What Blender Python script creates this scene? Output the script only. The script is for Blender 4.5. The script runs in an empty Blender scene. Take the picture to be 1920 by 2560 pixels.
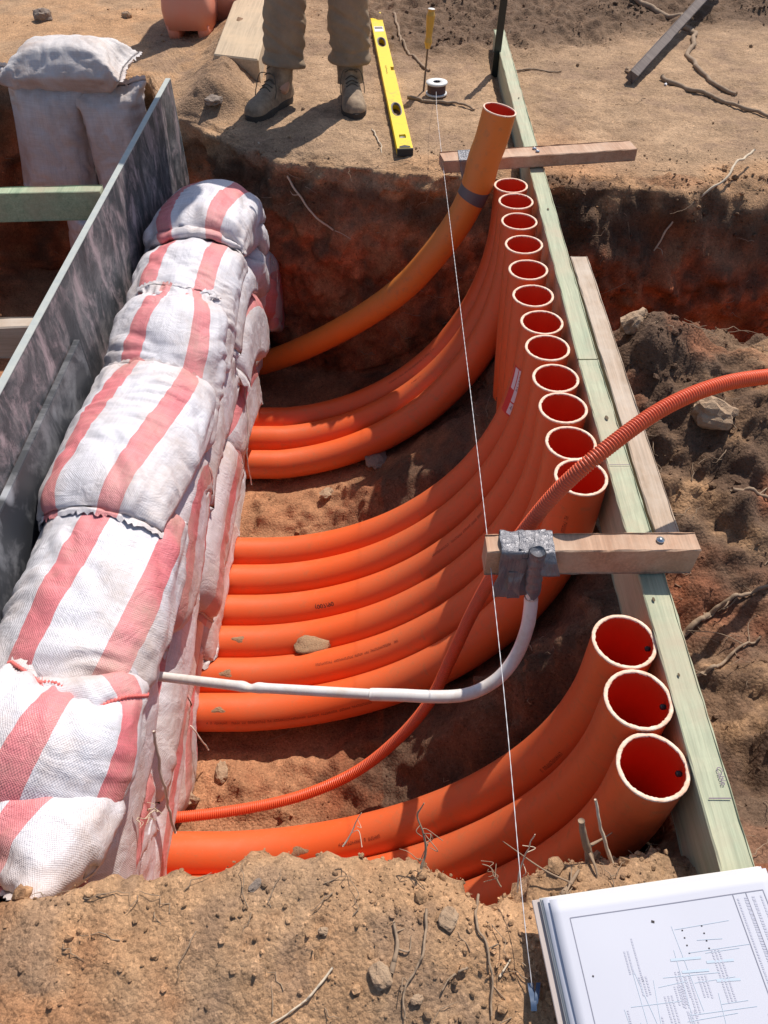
import bpy, math, random, time
import numpy as np
from mathutils import Vector, Matrix
T0 = time.time()
PI = math.pi
sc = bpy.context.scene
col = sc.collection
random.seed(7); RNG = np.random.default_rng(7)

# ------------------------------------------------------------------ camera, sky, sun, exposure
cd = bpy.data.cameras.new('camera'); cam = bpy.data.objects.new('camera', cd); col.objects.link(cam)
cam.location = (0, 0, 1.25); cam.rotation_euler = (math.radians(43), 0, 0)
cd.sensor_fit = 'VERTICAL'; cd.sensor_height = 36; cd.lens = 27.2; cd.clip_start = 0.02; cd.clip_end = 300
sc.camera = cam
SUN_EL = math.radians(53); SUN_AZ = math.radians(27)       # azimuth from +Y towards +X
w = bpy.data.worlds.new('World'); sc.world = w; w.use_nodes = True
nt = w.node_tree; bg = nt.nodes['Background']; sky = nt.nodes.new('ShaderNodeTexSky')
sky.sky_type = 'NISHITA'; sky.sun_disc = False; sky.sun_elevation = SUN_EL; sky.sun_rotation = SUN_AZ
nt.links.new(sky.outputs[0], bg.inputs[0]); bg.inputs[1].default_value = 0.105
sd = bpy.data.lights.new('sun', 'SUN'); sun = bpy.data.objects.new('sun', sd); col.objects.link(sun)
sd.energy = 4.3; sd.angle = math.radians(0.53); sd.color = (1.0, 0.94, 0.86)
sdir = Vector((math.sin(SUN_AZ)*math.cos(SUN_EL), math.cos(SUN_AZ)*math.cos(SUN_EL), math.sin(SUN_EL)))
sun.rotation_euler = sdir.to_track_quat('Z', 'Y').to_euler()
sc.view_settings.view_transform = 'Standard'; sc.view_settings.look = 'None'
sc.view_settings.exposure = 0.2; sc.view_settings.gamma = 1.0; sc.view_settings.use_curve_mapping = False

# ------------------------------------------------------------------ materials
def mat(name, color=(.5,.5,.5), rough=.6, metal=0., spec=.5):
    m = bpy.data.materials.new(name); m.use_nodes = True
    b = m.node_tree.nodes['Principled BSDF']
    b.inputs['Base Color'].default_value = (*color, 1); b.inputs['Roughness'].default_value = rough
    b.inputs['Metallic'].default_value = metal; b.inputs['Specular IOR Level'].default_value = spec
    return m
class NT:
    def __init__(s, m):
        s.t = m.node_tree; s.b = s.t.nodes['Principled BSDF']
    def n(s, typ, **kw):
        x = s.t.nodes.new(typ)
        for k, v in kw.items(): setattr(x, k, v)
        return x
    def l(s, a, b): s.t.links.new(a, b)
    def coord(s, kind='Object'):
        return s.n('ShaderNodeTexCoord').outputs[kind]
    def mapping(s, v, scale=(1,1,1), rot=(0,0,0)):
        m = s.n('ShaderNodeMapping'); s.l(v, m.inputs[0]); m.inputs['Scale'].default_value = scale; m.inputs['Rotation'].default_value = rot
        return m.outputs[0]
    def noise(s, v, scale, detail=6, rough=.6, dist=0.):
        x = s.n('ShaderNodeTexNoise'); s.l(v, x.inputs['Vector']); x.inputs['Scale'].default_value = scale
        x.inputs['Detail'].default_value = detail; x.inputs['Roughness'].default_value = rough; x.inputs['Distortion'].default_value = dist
        return x.outputs['Fac']
    def voro(s, v, scale, out='Distance', feature='F1'):
        x = s.n('ShaderNodeTexVoronoi', feature=feature); s.l(v, x.inputs['Vector']); x.inputs['Scale'].default_value = scale
        return x.outputs[out]
    def ramp(s, f, stops):
        r = s.n('ShaderNodeValToRGB'); s.l(f, r.inputs[0]); e = r.color_ramp.elements
        while len(e) < len(stops): e.new(.5)
        for i, (p, c) in enumerate(stops):
            e[i].position = p; e[i].color = (*c, 1) if len(c) == 3 else c
        return r.outputs[0]
    def mix(s, f, a, b, mode='MIX'):
        x = s.n('ShaderNodeMix', data_type='RGBA', blend_type=mode); x.clamp_factor = True
        if isinstance(f, (int, float)): x.inputs[0].default_value = f
        else: s.l(f, x.inputs[0])
        for k, v in ((6, a), (7, b)):
            if isinstance(v, tuple): x.inputs[k].default_value = (*v, 1)
            else: s.l(v, x.inputs[k])
        return x.outputs[2]
    def math(s, op, a, b=0., c=0.):
        x = s.n('ShaderNodeMath', operation=op)
        for k, v in enumerate((a, b, c)):
            if isinstance(v, (int, float)): x.inputs[k].default_value = v
            else: s.l(v, x.inputs[k])
        return x.outputs[0]
    def bump(s, h, strength=.3, dist=.01, normal=None):
        x = s.n('ShaderNodeBump'); s.l(h, x.inputs['Height']); x.inputs['Strength'].default_value = strength; x.inputs['Distance'].default_value = dist
        if normal is not None: s.l(normal, x.inputs['Normal'])
        return x.outputs[0]
    def color(s, c): s.l(c, s.b.inputs['Base Color'])
    def normal(s, n_): s.l(n_, s.b.inputs['Normal'])
    def rough(s, r): s.l(r, s.b.inputs['Roughness'])
G3 = lambda v: (v, v, v)

def soil_material():
    m = mat('soil', rough=.95, spec=.25); N = NT(m)
    at = N.n('ShaderNodeAttribute', attribute_name='Col').outputs['Color']
    c = N.coord('Object')
    n1 = N.noise(c, 9, 8, .65); n2 = N.noise(c, 70, 6, .7); n3 = N.noise(c, 420, 3, .7)
    a = N.mix(1., at, N.ramp(n1, [(.3, G3(.78)), (.7, G3(1.22))]), 'MULTIPLY')
    a = N.mix(1., a, N.ramp(n2, [(.3, G3(.72)), (.7, G3(1.25))]), 'MULTIPLY')
    a = N.mix(1., a, N.ramp(n3, [(.3, G3(.75)), (.7, G3(1.25))]), 'MULTIPLY')
    wv = N.n('ShaderNodeVectorMath', operation='ADD'); N.l(c, wv.inputs[0]); nn_ = N.n('ShaderNodeTexNoise'); N.l(c, nn_.inputs['Vector']); nn_.inputs['Scale'].default_value = 160; sc_ = N.n('ShaderNodeVectorMath', operation='SCALE'); N.l(nn_.outputs['Color'], sc_.inputs[0]); sc_.inputs[3].default_value = .008; N.l(sc_.outputs[0], wv.inputs[1])
    v = N.voro(wv.outputs[0], 230, 'Color'); sep = N.n('ShaderNodeSeparateColor'); N.l(v, sep.inputs[0])
    f = N.math('GREATER_THAN', sep.outputs[0], .93)
    a = N.mix(N.math('MULTIPLY', f, .8), a, N.mix(1., a, (1.35, 1.35, 1.35), 'MULTIPLY'))
    f2 = N.math('LESS_THAN', sep.outputs[1], .09)
    a = N.mix(N.math('MULTIPLY', f2, .6), a, N.mix(1., a, (.5, .5, .5), 'MULTIPLY'))
    N.color(a)
    h = N.math('ADD', N.math('MULTIPLY', N.noise(c, 45, 8, .72), .6), N.math('MULTIPLY', N.voro(c, 130), -.25))
    h = N.math('ADD', h, N.math('MULTIPLY', N.noise(c, 300, 4, .7), .14))
    N.normal(N.bump(h, .9, .012))
    return m
M_soil = soil_material()

def pipe_material(name, base, dirt=.35, rough=.38):
    m = mat(name, base, rough, spec=.5); N = NT(m)
    c = N.coord('Object')
    n = N.noise(c, 5, 6, .65); n2 = N.noise(N.mapping(c, (1,1,1)), 38, 5, .7)
    d = N.ramp(n2, [(.52, G3(0)), (.75, G3(1))])
    k = N.math('MULTIPLY', N.math('MULTIPLY', d, N.ramp(n, [(.36, G3(.12)), (.62, G3(1))])), dirt)
    b2 = (base[0]*.84, base[1]*1.12, base[2]*1.8)
    a = N.mix(N.ramp(N.noise(c, 2.2, 3), [(.35, G3(0)), (.65, G3(1))]), base, b2)
    a = N.mix(k, a, (.34, .17, .08))
    sp = N.voro(c, 95, 'Distance'); spots = N.math('LESS_THAN', sp, .11)
    a = N.mix(N.math('MULTIPLY', spots, .5), a, (.42, .2, .1))
    N.color(a)
    N.rough(N.math('ADD', N.math('MULTIPLY', n2, .25), rough - .08))
    N.normal(N.bump(N.noise(c, 260, 3, .6), .06, .002))
    return m
M_pipe = pipe_material('orange_pvc', (.80, .120, .024), .6)
M_pipe_old = pipe_material('weathered_orange_pvc', (.80, .185, .020), .6, .45)
M_pipe_in = mat('orange_pvc_shaded_bore', (.66, .055, .016), .45)  # same plastic as the pipe, darkened and reddened to paint shade inside it
M_cut = mat('pvc_cut_edge', (.86, .60, .44), .7)
N = NT(M_cut); N.color(N.mix(N.ramp(N.noise(N.coord(), 60, 5, .7), [(.4, G3(0)), (.7, G3(1))]), (.92, .70, .55), (.80, .42, .26)))
N.normal(N.bump(N.noise(N.coord(), 300, 4), .4, .003))
M_corr = pipe_material('corrugated_orange', (.78, .10, .025), .5, .42)
M_white = mat('white_pvc', (.74, .70, .66), .35); N = NT(M_white); c = N.coord()
N.color(N.mix(N.ramp(N.noise(c, 14, 5, .7), [(.45, G3(0)), (.75, G3(1))]), (.76, .73, .70), (.60, .48, .38)))
M_ink = mat('black_ink', (.03, .02, .02), .6)
M_print = mat('faded_print', (.30, .05, .02), .6)
M_mud = mat('dried_mud', (.40, .25, .14), .95); N = NT(M_mud); N.color(N.mix(N.noise(N.coord(), 90, 5, .7), (.22, .12, .06), (.50, .33, .20))); N.normal(N.bump(N.noise(N.coord(), 220, 5), .8, .006))

def wood(name, c1, c2, axis=1, scale=1., rough=.75, blot=None):
    m = mat(name, c1, rough); N = NT(m); c = N.coord()
    s = [26*scale]*3; s[axis] = 1.6*scale
    g = N.noise(N.mapping(c, tuple(s)), 1.6, 8, .65, .6)
    a = N.mix(N.ramp(g, [(.36, G3(0)), (.66, G3(1))]), c1, c2)
    s2 = [130*scale]*3; s2[axis] = 5*scale
    g2 = N.noise(N.mapping(c, tuple(s2)), 1.5, 4, .6)
    a = N.mix(1., a, N.ramp(g2, [(.3, G3(.8)), (.7, G3(1.15))]), 'MULTIPLY')
    if blot: a = N.mix(N.math('MULTIPLY', N.ramp(N.noise(c, 7, 5, .65), [(.45, G3(0)), (.7, G3(1))]), .8), a, blot)
    N.color(a); N.normal(N.bump(N.math('ADD', g, N.math('MULTIPLY', g2, .5)), .25, .004))
    return m
M_green = wood('treated_pine', (.47, .47, .32), (.33, .37, .25), 1, 1, .75, (.46, .38, .26))
M_greenx = wood('treated_pine_cross', (.40, .47, .30), (.27, .35, .22), 0, 1, .75, (.40, .33, .22))
M_hard = wood('raw_hardwood_batten', (.50, .30, .19), (.40, .22, .13), 0, 1, .75, (.58, .42, .30))
M_plank = wood('weathered_plank', (.52, .40, .30), (.40, .29, .20), 1, 1, .8, (.56, .47, .38))
M_grey = wood('grey_stake_timber', (.13, .10, .09), (.20, .16, .14), 0, 1, .85)
M_knot = mat('timber_knot', (.12, .08, .04), .8)
M_slab = wood('dusty_sleeper', (.52, .40, .27), (.46, .35, .24), 1, .5, .9, (.58, .43, .28))
M_steel = mat('galvanised_steel', (.62, .63, .64), .32, 1.)
M_black = mat('black_painted_steel', (.015, .02, .018), .35)
M_tape = mat('silver_duct_tape', (.19, .185, .20), .38, .35); N = NT(M_tape)
N.normal(N.bump(N.noise(N.mapping(N.coord(), (60, 60, 14)), 1.5, 5, .6, .8), .7, .006))
M_tapeg = mat('grey_duct_tape', (.12, .105, .11), .5, .1); N = NT(M_tapeg); N.normal(N.bump(N.noise(N.coord(), 60, 4), .3, .004))
M_yellow = mat('yellow_enamel', (.88, .62, .01), .35); N = NT(M_yellow); N.color(N.mix(N.ramp(N.noise(N.coord(), 20, 6, .7), [(.55, G3(0)), (.8, G3(1))]), (.90, .63, .012), (.55, .38, .08)))
M_rubber = mat('black_rubber', (.03, .03, .03), .7)
M_vial = mat('clear_acrylic_vial', (.55, .55, .48), .12)
M_greygrip = mat('grey_grip', (.20, .17, .15), .6)
M_label = mat('white_label', (.72, .70, .72), .5)
M_redlabel = mat('red_label', (.60, .03, .03), .5)
M_string = mat('white_string', (.75, .72, .72), .7)
M_ribbon = mat('blue_ribbon', (.045, .08, .15), .6)
M_handle = mat('amber_handle', (.62, .34, .05), .35)
M_spool = mat('white_spool', (.72, .70, .66), .5)
M_spoold = mat('wound_brown_line', (.10, .055, .05), .7)
M_barrier = mat('salmon_plastic', (.72, .23, .14), .5); N = NT(M_barrier); N.color(N.mix(N.ramp(N.noise(N.coord(), 3, 6, .65), [(.35, G3(0)), (.7, G3(1))]), (.74, .22, .13), (.66, .32, .22)))
M_root = mat('dry_root', (.30, .20, .12), .9); N = NT(M_root); N.color(N.mix(N.noise(N.mapping(N.coord(), (30, 30, 30)), 2, 5, .7), (.16, .10, .06), (.46, .33, .22)))
M_rootpale = mat('pale_root', (.62, .50, .36), .85)
M_rock = mat('ochre_rock', (.40, .26, .15), .9); N = NT(M_rock); c = N.coord(); N.color(N.mix(N.noise(c, 25, 6, .7), (.28, .15, .08), (.56, .42, .28))); N.normal(N.bump(N.noise(c, 70, 6, .7), .8, .01))
M_rockg = mat('grey_rock', (.25, .20, .17), .9); N = NT(M_rockg); c = N.coord(); N.color(N.mix(N.noise(c, 25, 6, .7), (.14, .10, .08), (.38, .30, .24))); N.normal(N.bump(N.noise(c, 70, 6, .7), .8, .01))

def bag_material(name, stripes=((.27,.38),(.61,.72)), dirt=.55, white=(.74,.72,.76), pink=(.72,.20,.22), offset=0.):
    m = mat(name, white, .5, spec=.4); N = NT(m)
    uv = N.n('ShaderNodeUVMap', uv_map='UVMap').outputs[0]
    sx = N.n('ShaderNodeSeparateXYZ'); N.l(uv, sx.inputs[0]); u = sx.outputs[0]; v = sx.outputs[1]
    # frayed stripe edges follow the tapes of the weave
    wob = N.math('MULTIPLY', N.math('SUBTRACT', N.noise(N.mapping(uv, (3, 8, 1)), 1, 2), .5), .012)
    uu = N.math('ADD', u, wob)
    a = white
    s = None
    for lo, hi in stripes:
        f = N.math('MULTIPLY', N.math('GREATER_THAN', uu, lo), N.math('LESS_THAN', uu, hi))
        s = f if s is None else N.math('ADD', s, f)
    # woven tapes : two families of fine ribs
    wu = N.math('SINE', N.math('MULTIPLY', u, 2*PI*95)); wv = N.math('SINE', N.math('MULTIPLY', v, 2*PI*140))
    wc = N.math('MULTIPLY', wu, wv)
    tape = N.noise(N.mapping(uv, (95, 2, 1)), 1, 2); tape2 = N.noise(N.mapping(uv, (2, 140, 1)), 1, 2)
    if s is not None:
        pk = N.mix(N.ramp(wc, [(.2, G3(0)), (.8, G3(1))]), pink, tuple(min(1, x*1.12+.05) for x in pink))
        a = N.mix(s, white, pk)
    else:
        a = N.mix(0., white, white)
    a = N.mix(1., a, N.ramp(tape, [(.3, G3(.9)), (.7, G3(1.06))]), 'MULTIPLY')
    a = N.mix(1., a, N.ramp(tape2, [(.3, G3(.9)), (.7, G3(1.06))]), 'MULTIPLY')
    c = N.coord('Object')
    d = N.math('MULTIPLY', N.ramp(N.noise(c, 6, 7, .7), [(.46, G3(0)), (.72, G3(1))]), dirt)
    a = N.mix(d, a, (.48, .33, .24))
    d2 = N.math('MULTIPLY', N.ramp(N.noise(c, 1.7, 4, .6), [(.40, G3(0)), (.62, G3(1))]), dirt*.55)
    a = N.mix(d2, a, (.56, .44, .38))
    N.color(a)
    h = N.math('ADD', N.math('MULTIPLY', wc, .5), N.math('MULTIPLY', N.noise(c, 55, 4, .6), 2.2))
    n = N.bump(h, .35, .0022)
    cr = N.noise(N.mapping(c, (1, 1, 1)), 17, 5, .62, .9)
    n = N.bump(cr, .35, .018, n)
    N.normal(n); N.rough(N.math('ADD', N.math('MULTIPLY', N.noise(c, 9, 3), .25), .34))
    return m
M_bag = bag_material('woven_bag_two_stripes')
M_bag2 = bag_material('woven_bag_wide_stripes', ((.30,.42),(.64,.76)), .7)
M_bag3 = bag_material('woven_bag_side', ((.30,.40),(.80,.92)), .8, (.74,.67,.70))
M_bagw = bag_material('woven_bag_plain', (), .8, (.68,.63,.61))
M_cord = mat('bag_cord', (.62, .52, .44), .8)
M_cordr = mat('red_seam_cord', (.72, .16, .14), .8)

# ------------------------------------------------------------------ numpy noise
PERM = RNG.permutation(256).astype(np.int64); PERM = np.concatenate([PERM, PERM, PERM])
GR = RNG.normal(size=(256, 3)); GR /= np.linalg.norm(GR, axis=1)[:, None]
def perlin(p):
    i = np.floor(p).astype(np.int64); f = p - i; i &= 255
    u = f*f*f*(f*(f*6-15)+10); out = np.zeros(len(p))
    for dx in (0, 1):
        wx = u[:, 0] if dx else 1-u[:, 0]
        for dy in (0, 1):
            wy = u[:, 1] if dy else 1-u[:, 1]
            for dz in (0, 1):
                wz = u[:, 2] if dz else 1-u[:, 2]
                g = GR[PERM[PERM[PERM[i[:, 0]+dx]+(i[:, 1]+dy & 255)]+(i[:, 2]+dz & 255)]]
                out += wx*wy*wz*(g[:, 0]*(f[:, 0]-dx)+g[:, 1]*(f[:, 1]-dy)+g[:, 2]*(f[:, 2]-dz))
    return out*1.5
def fbm(p, octs=4, lac=2.03, gain=.5):
    o = np.zeros(len(p)); a = 1.
    for k in range(octs):
        o += a*perlin(p + 17.3*k); p = p*lac; a *= gain
    return o
def voronoi(p):
    i = np.floor(p).astype(np.int64); best = np.full(len(p), 9.); bid = np.zeros(len(p))
    for dx in (-1, 0, 1):
        for dy in (-1, 0, 1):
            for dz in (-1, 0, 1):
                c = i + np.array([dx, dy, dz])
                h = PERM[PERM[PERM[c[:, 0] & 255]+(c[:, 1] & 255)]+(c[:, 2] & 255)]
                q = c + (GR[h]*.5+.5)
                d = ((p-q)**2).sum(1); k = d < best
                best[k] = d[k]; bid[k] = h[k]/255.
    return np.sqrt(best), bid
def sstep(a, b, x):
    t = np.clip((x-a)/(b-a), 0, 1); return t*t*(3-2*t)

# ------------------------------------------------------------------ object helpers
def link(o, parent=None):
    col.objects.link(o)
    if parent is not None: o.parent = parent
    return o
def mesh_obj(name, V, F, m, parent=None, smooth=True, uv=None, loc=None):
    me = bpy.data.meshes.new(name)
    V = np.asarray(V, dtype=float)
    if loc is not None: V = V - np.array(loc)
    me.from_pydata([tuple(v) for v in V], [], [tuple(int(i) for i in f) for f in F])
    if smooth: me.polygons.foreach_set('use_smooth', [True]*len(me.polygons))
    if m is not None:
        for mm in (m if isinstance(m, (list, tuple)) else [m]): me.materials.append(mm)
    if uv is not None:
        l = me.uv_layers.new(name='UVMap'); vi = np.empty(len(me.loops), dtype=np.int32); me.loops.foreach_get('vertex_index', vi)
        l.data.foreach_set('uv', np.asarray(uv)[vi].ravel())
    me.update(); o = bpy.data.objects.new(name, me); link(o, parent)
    if loc is not None: o.location = loc
    return o
def tag(o, label, cat, group=None, kind=None):
    if label: o['label'] = label
    if cat: o['category'] = cat
    if group: o['group'] = group
    if kind: o['kind'] = kind
    return o
def thing(name, label, cat, loc=(0,0,0), rz=0, group=None):
    o = bpy.data.objects.new(name, None); o.empty_display_size = .05; link(o); o.location = loc; o.rotation_euler = (0, 0, rz)
    return tag(o, label, cat, group)
def box(sx, sy, sz, bev=.002, c=(0,0,0), seg=1):
    import bmesh
    bm = bmesh.new(); bmesh.ops.create_cube(bm, size=1)
    for v in bm.verts: v.co = Vector((v.co.x*sx, v.co.y*sy, v.co.z*sz))
    if bev > 0: bmesh.ops.bevel(bm, geom=list(bm.edges), offset=bev, segments=seg, affect='EDGES', profile=.6)
    V = np.array([v.co[:] for v in bm.verts]) + np.array(c); bm.verts.index_update()
    F = [[v.index for v in f.verts] for f in bm.faces]; bm.free()
    return V, F
def join(*vf):
    V = []; F = []; n = 0
    for v, f in vf:
        V.append(np.asarray(v)); F += [[i+n for i in q] for q in f]; n += len(v)
    return np.concatenate(V), F
def xf(vf, M):
    v, f = vf; v = np.asarray(v); M = np.array(M)
    return v @ M[:3, :3].T + M[:3, 3], f
def rotz(a, loc=(0,0,0)): return Matrix.Translation(loc) @ Matrix.Rotation(a, 4, 'Z')
def catmull(P, n=12):
    P = np.asarray(P, float); Q = np.vstack([2*P[0]-P[1], P, 2*P[-1]-P[-2]]); out = []
    for i in range(1, len(Q)-2):
        p0, p1, p2, p3 = Q[i-1], Q[i], Q[i+1], Q[i+2]
        for t in np.linspace(0, 1, n, endpoint=False):
            out.append(.5*((2*p1)+(-p0+p2)*t+(2*p0-5*p1+4*p2-p3)*t*t+(-p0+3*p1-3*p2+p3)*t**3))
    out.append(P[-1]); return np.array(out)
def resample(P, n):
    P = np.asarray(P, float); d = np.r_[0, np.cumsum(np.linalg.norm(np.diff(P, axis=0), axis=1))]
    s = np.linspace(0, d[-1], n); return np.stack([np.interp(s, d, P[:, k]) for k in range(P.shape[1])], 1)
def frames(P, up=(0,1,0)):
    T = np.gradient(P, axis=0); T /= np.linalg.norm(T, axis=1)[:, None]
    U = np.zeros_like(P); u = np.array(up, float)
    for i in range(len(P)):
        u = u - T[i]*np.dot(u, T[i]); u /= np.linalg.norm(u)+1e-9; U[i] = u
    W = np.cross(T, U); return T, U, W
def tube(P, r, n=16, caps=True, up=(0,1,0), flip=False):
    P = np.asarray(P, float); r = np.broadcast_to(np.asarray(r, float), (len(P),)) if np.ndim(r) < 2 else np.asarray(r)
    T, U, W = frames(P, up); a = np.linspace(0, 2*PI, n, endpoint=False)
    if r.ndim == 1: R = r[:, None]*np.ones(n)[None]
    else: R = r
    V = P[:, None] + R[..., None]*(np.cos(a)[None, :, None]*U[:, None]+np.sin(a)[None, :, None]*W[:, None])
    V = V.reshape(-1, 3); m = len(P); F = []
    for i in range(m-1):
        for j in range(n):
            k = (j+1) % n; q = [i*n+j, (i+1)*n+j, (i+1)*n+k, i*n+k]
            F.append(q if flip else q[::-1])
    if caps:
        F.append(list(range(n)) if flip else list(range(n))); F.append(list(range((m-1)*n, m*n))[::-1])
    return V, F
def lathe(prof, n=32, c=(0,0,0)):
    prof = np.asarray(prof, float); a = np.linspace(0, 2*PI, n, endpoint=False)
    V = np.stack([prof[:, None, 0]*np.cos(a), prof[:, None, 0]*np.sin(a), prof[:, None, 1]+0*a], -1).reshape(-1, 3) + np.array(c)
    F = []; m = len(prof)
    for i in range(m-1):
        for j in range(n):
            k = (j+1) % n; F.append([i*n+j, i*n+k, (i+1)*n+k, (i+1)*n+j])
    return V, F
def timber(name, p0, p1, w_, h_, m, parent=None, roll=0., n=30, seed=0, bow=.0):
    """sawn board from p0 to p1 (centre line), width w_ across, height h_ up; slightly uneven arrises"""
    p0 = Vector(p0); p1 = Vector(p1); L = (p1-p0).length
    rng = np.random.default_rng(seed+3)
    prof = []
    b = .0025
    for sx, sz in ((-1,-1),(1,-1),(1,1),(-1,1)):
        for (ex, ez) in ((b, 0), (0, b)) if (sx*sz > 0) else ((0, b), (b, 0)):
            prof.append((sx*(w_/2-ex), sz*(h_/2-ez)))
    prof = np.array(prof); k = len(prof); ys = np.linspace(-L/2, L/2, n)
    V = []
    for i, y in enumerate(ys):
        q = prof.copy() + rng.normal(size=prof.shape)*.0005
        V.append(np.stack([q[:, 0]+bow*(1-(2*y/L)**2), np.full(k, y), q[:, 1]], 1))
    V = np.concatenate(V); F = [[i*k+j, i*k+(j+1) % k, (i+1)*k+(j+1) % k, (i+1)*k+j] for i in range(n-1) for j in range(k)]
    F += [list(range(k))[::-1], list(range((n-1)*k, n*k))]
    F = [f[::-1] for f in F]
    o = mesh_obj(name, V, F, m, parent, smooth=False)
    d = (p1-p0).normalized(); x = d.cross(Vector((0,0,1))).normalized(); z = x.cross(d)
    M = Matrix((( x.x, d.x, z.x),(x.y, d.y, z.y),(x.z, d.z, z.z))).to_4x4() @ Matrix.Rotation(roll, 4, 'Y')
    o.matrix_world = Matrix.Translation((p0+p1)/2) @ M
    return o
def text_vf(s, size, depth=.0):
    cu = bpy.data.curves.new('t', 'FONT'); cu.body = s; cu.size = size; cu.extrude = 0; cu.align_x = 'LEFT'
    o = bpy.data.objects.new('t', cu); col.objects.link(o)
    dg = bpy.context.evaluated_depsgraph_get(); me = bpy.data.meshes.new_from_object(o.evaluated_get(dg))
    V = np.array([v.co[:] for v in me.vertices]); F = [list(p.vertices) for p in me.polygons]
    bpy.data.objects.remove(o); bpy.data.curves.remove(cu); bpy.data.meshes.remove(me)
    return V, F

# ------------------------------------------------------------------ terrain (one sheet with the pits cut into it)
RP = .0570
XR = .424; RB = .85; ZR = .08; ZB = -.87
def arc_floor(x):
    xc = XR-RB; R = RB+.085; t = np.clip(x-xc, 0, R-1e-4)
    return np.where(x < xc, -1.0+.05, (ZR-.1) - np.sqrt(R*R-t*t))
cols = np.unique(np.round(np.concatenate([[-45,-20,-9,-5,-3.5], np.arange(-2.8,-1.7,.03), np.arange(-1.7,-.86,.016), np.arange(-.86,-.6,.02),
     np.arange(-.6,.34,.0085), np.arange(.34,.58,.0062), np.arange(.58,1.15,.0088), np.arange(1.15,1.8,.013), np.arange(1.8,2.8,.03), [3.5,5,9,20,45]]), 4))
def section(x):
    en = np.interp(x, [-3,-.9,-.59,-.36,-.2,-.1,.05,.12,.16,.21,.3,.4], [.37,.36,.375,.40,.43,.435,.405,.36,.335,.345,.40,.42])
    ef = np.interp(x, [-3,-1.75,-1.1,-.95,-.8,-.6,-.4,-.1,.2,.5], [3.95,3.95,3.92,3.5,3.42,3.2,3.06,2.98,2.92,2.88])
    zf = float(arc_floor(np.array(x)))
    zf = min(zf, -.09)
    lower = .0
    P = [(-30,0),(.02,0),(en,0.),(en+.075,zf*.6),(en+.12,zf),(1.0,zf),(1.85,zf),(2.2,zf),(ef-.10,zf),(ef-.06,zf*.5),(ef,-.02),(ef+.06,0),(5.6,.0),(60,0)]
    Rr = [(-30,0),(.02,.0),(.40,-.03),(.50,-.10),(.62,-.17),(1.05,-.22),(1.75,-.07),(1.98,-.12),(2.12,-.74),(2.62,-.86),(2.74,-.30),(2.86,-.03),(5.6,0),(60,0)]
    Fl = [(-30,0),(.02,0),(.4,0),(.6,0),(.8,0),(1.1,0),(1.85,0),(2.1,0),(2.6,0),(2.8,0),(3.,0),(3.2,0),(5.6,0),(60,0)]
    P = np.array(P); Rr = np.array(Rr); Fl = np.array(Fl)
    w1 = float(sstep(.488, .53, x)); Q = P*(1-w1)+Rr*w1
    w0 = float(sstep(-1.80, -2.35, x)); Q = Q*(1-w0)+Fl*w0
    return Q
segn = [3, 42, 26, 26, 50, 82, 36, 66, 36, 40, 12, 190, 6]
Ys = []; Zs = []
for x in cols:
    Q = section(x); yy = []; zz = []
    for k, n_ in enumerate(segn):
        t = np.linspace(0, 1, n_, endpoint=False)
        yy.append(Q[k, 0]+(Q[k+1, 0]-Q[k, 0])*t); zz.append(Q[k, 1]+(Q[k+1, 1]-Q[k, 1])*t)
    yy = np.r_[np.concatenate(yy), Q[-1, 0]]; zz = np.r_[np.concatenate(zz), Q[-1, 1]]
    for _ in range(5):
        zz[4:-8] = (zz[3:-9]+2*zz[4:-8]+zz[5:-7])/4
    Ys.append(yy); Zs.append(zz)
Ys = np.array(Ys); Zs = np.array(Zs); NX, NY = Ys.shape
Xs = np.repeat(cols[:, None], NY, 1)
P = np.stack([Xs, Ys, Zs], -1)
def grid_normals(P):
    dx = np.gradient(P, axis=0); dy = np.gradient(P, axis=1); n = np.cross(dx, dy); return n/(np.linalg.norm(n, axis=-1, keepdims=True)+1e-9)
Nn = grid_normals(P)
inn = (np.abs(Xs) < 3.0) & (Ys > -.6) & (Ys < 6.5)
fade = sstep(3.2, 2.7, np.abs(Xs))*sstep(-.8, -.1, Ys)*sstep(6.6, 5.8, Ys)
X, Y, Z = (a.ravel() for a in (Xs, Ys, Zs))
pp = P.reshape(-1, 3)
slope = 1-np.clip(Nn[..., 2].ravel(), 0, 1)
depth = -Z
# where the soil is rough or trodden smooth
floor_ = sstep(.75, .88, depth)*(1-sstep(.3, .7, slope))
wallm = sstep(.15, .5, slope)
trod = sstep(3.0, 3.25, Y)*(1-sstep(4.3, 4.7, Y+.35*np.sin(X*2.3)))*(depth < .1)
nearg = (Y < .5)*(depth < .12)*(X < .46)
rubble = np.exp(-(((X-.12)/.11)**2+((Y-.30)/.10)**2))+.8*np.exp(-(((X+.16)/.10)**2+((Y-.36)/.04)**2))+.9*np.exp(-(((X-.02)/.08)**2+((Y-.37)/.04)**2))+.5*np.exp(-(((X-.33)/.10)**2+((Y-.42)/.05)**2))
right = sstep(.54, .62, X)*(Y < 2.95)
backrough = sstep(4.25, 4.7, Y+.25*np.sin(X*2.1+1))*sstep(-.5, .2, X)
ridge = np.exp(-((X-(-.72))/.13)**2)*sstep(3.4, 3.6, Y)*(1-sstep(4.6, 4.9, Y))     # rubble between pits
fl2 = sstep(.28, .12, np.abs(np.abs(X-.45)-.0))*0
rough_ = .38+1.15*wallm+1.0*right+.9*backrough+.22*nearg+.9*ridge - .30*trod
rough_ = np.clip(rough_, .20, 1.8)
rough_ = np.where(Y < .62, rough_*.62, rough_)*(.25+.75*sstep(-1.95, -1.65, X))
leftfar = sstep(-.9, -1.1, X)*sstep(3.6, 3.9, Y)
rough_ = rough_*(1-.45*leftfar)
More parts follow.
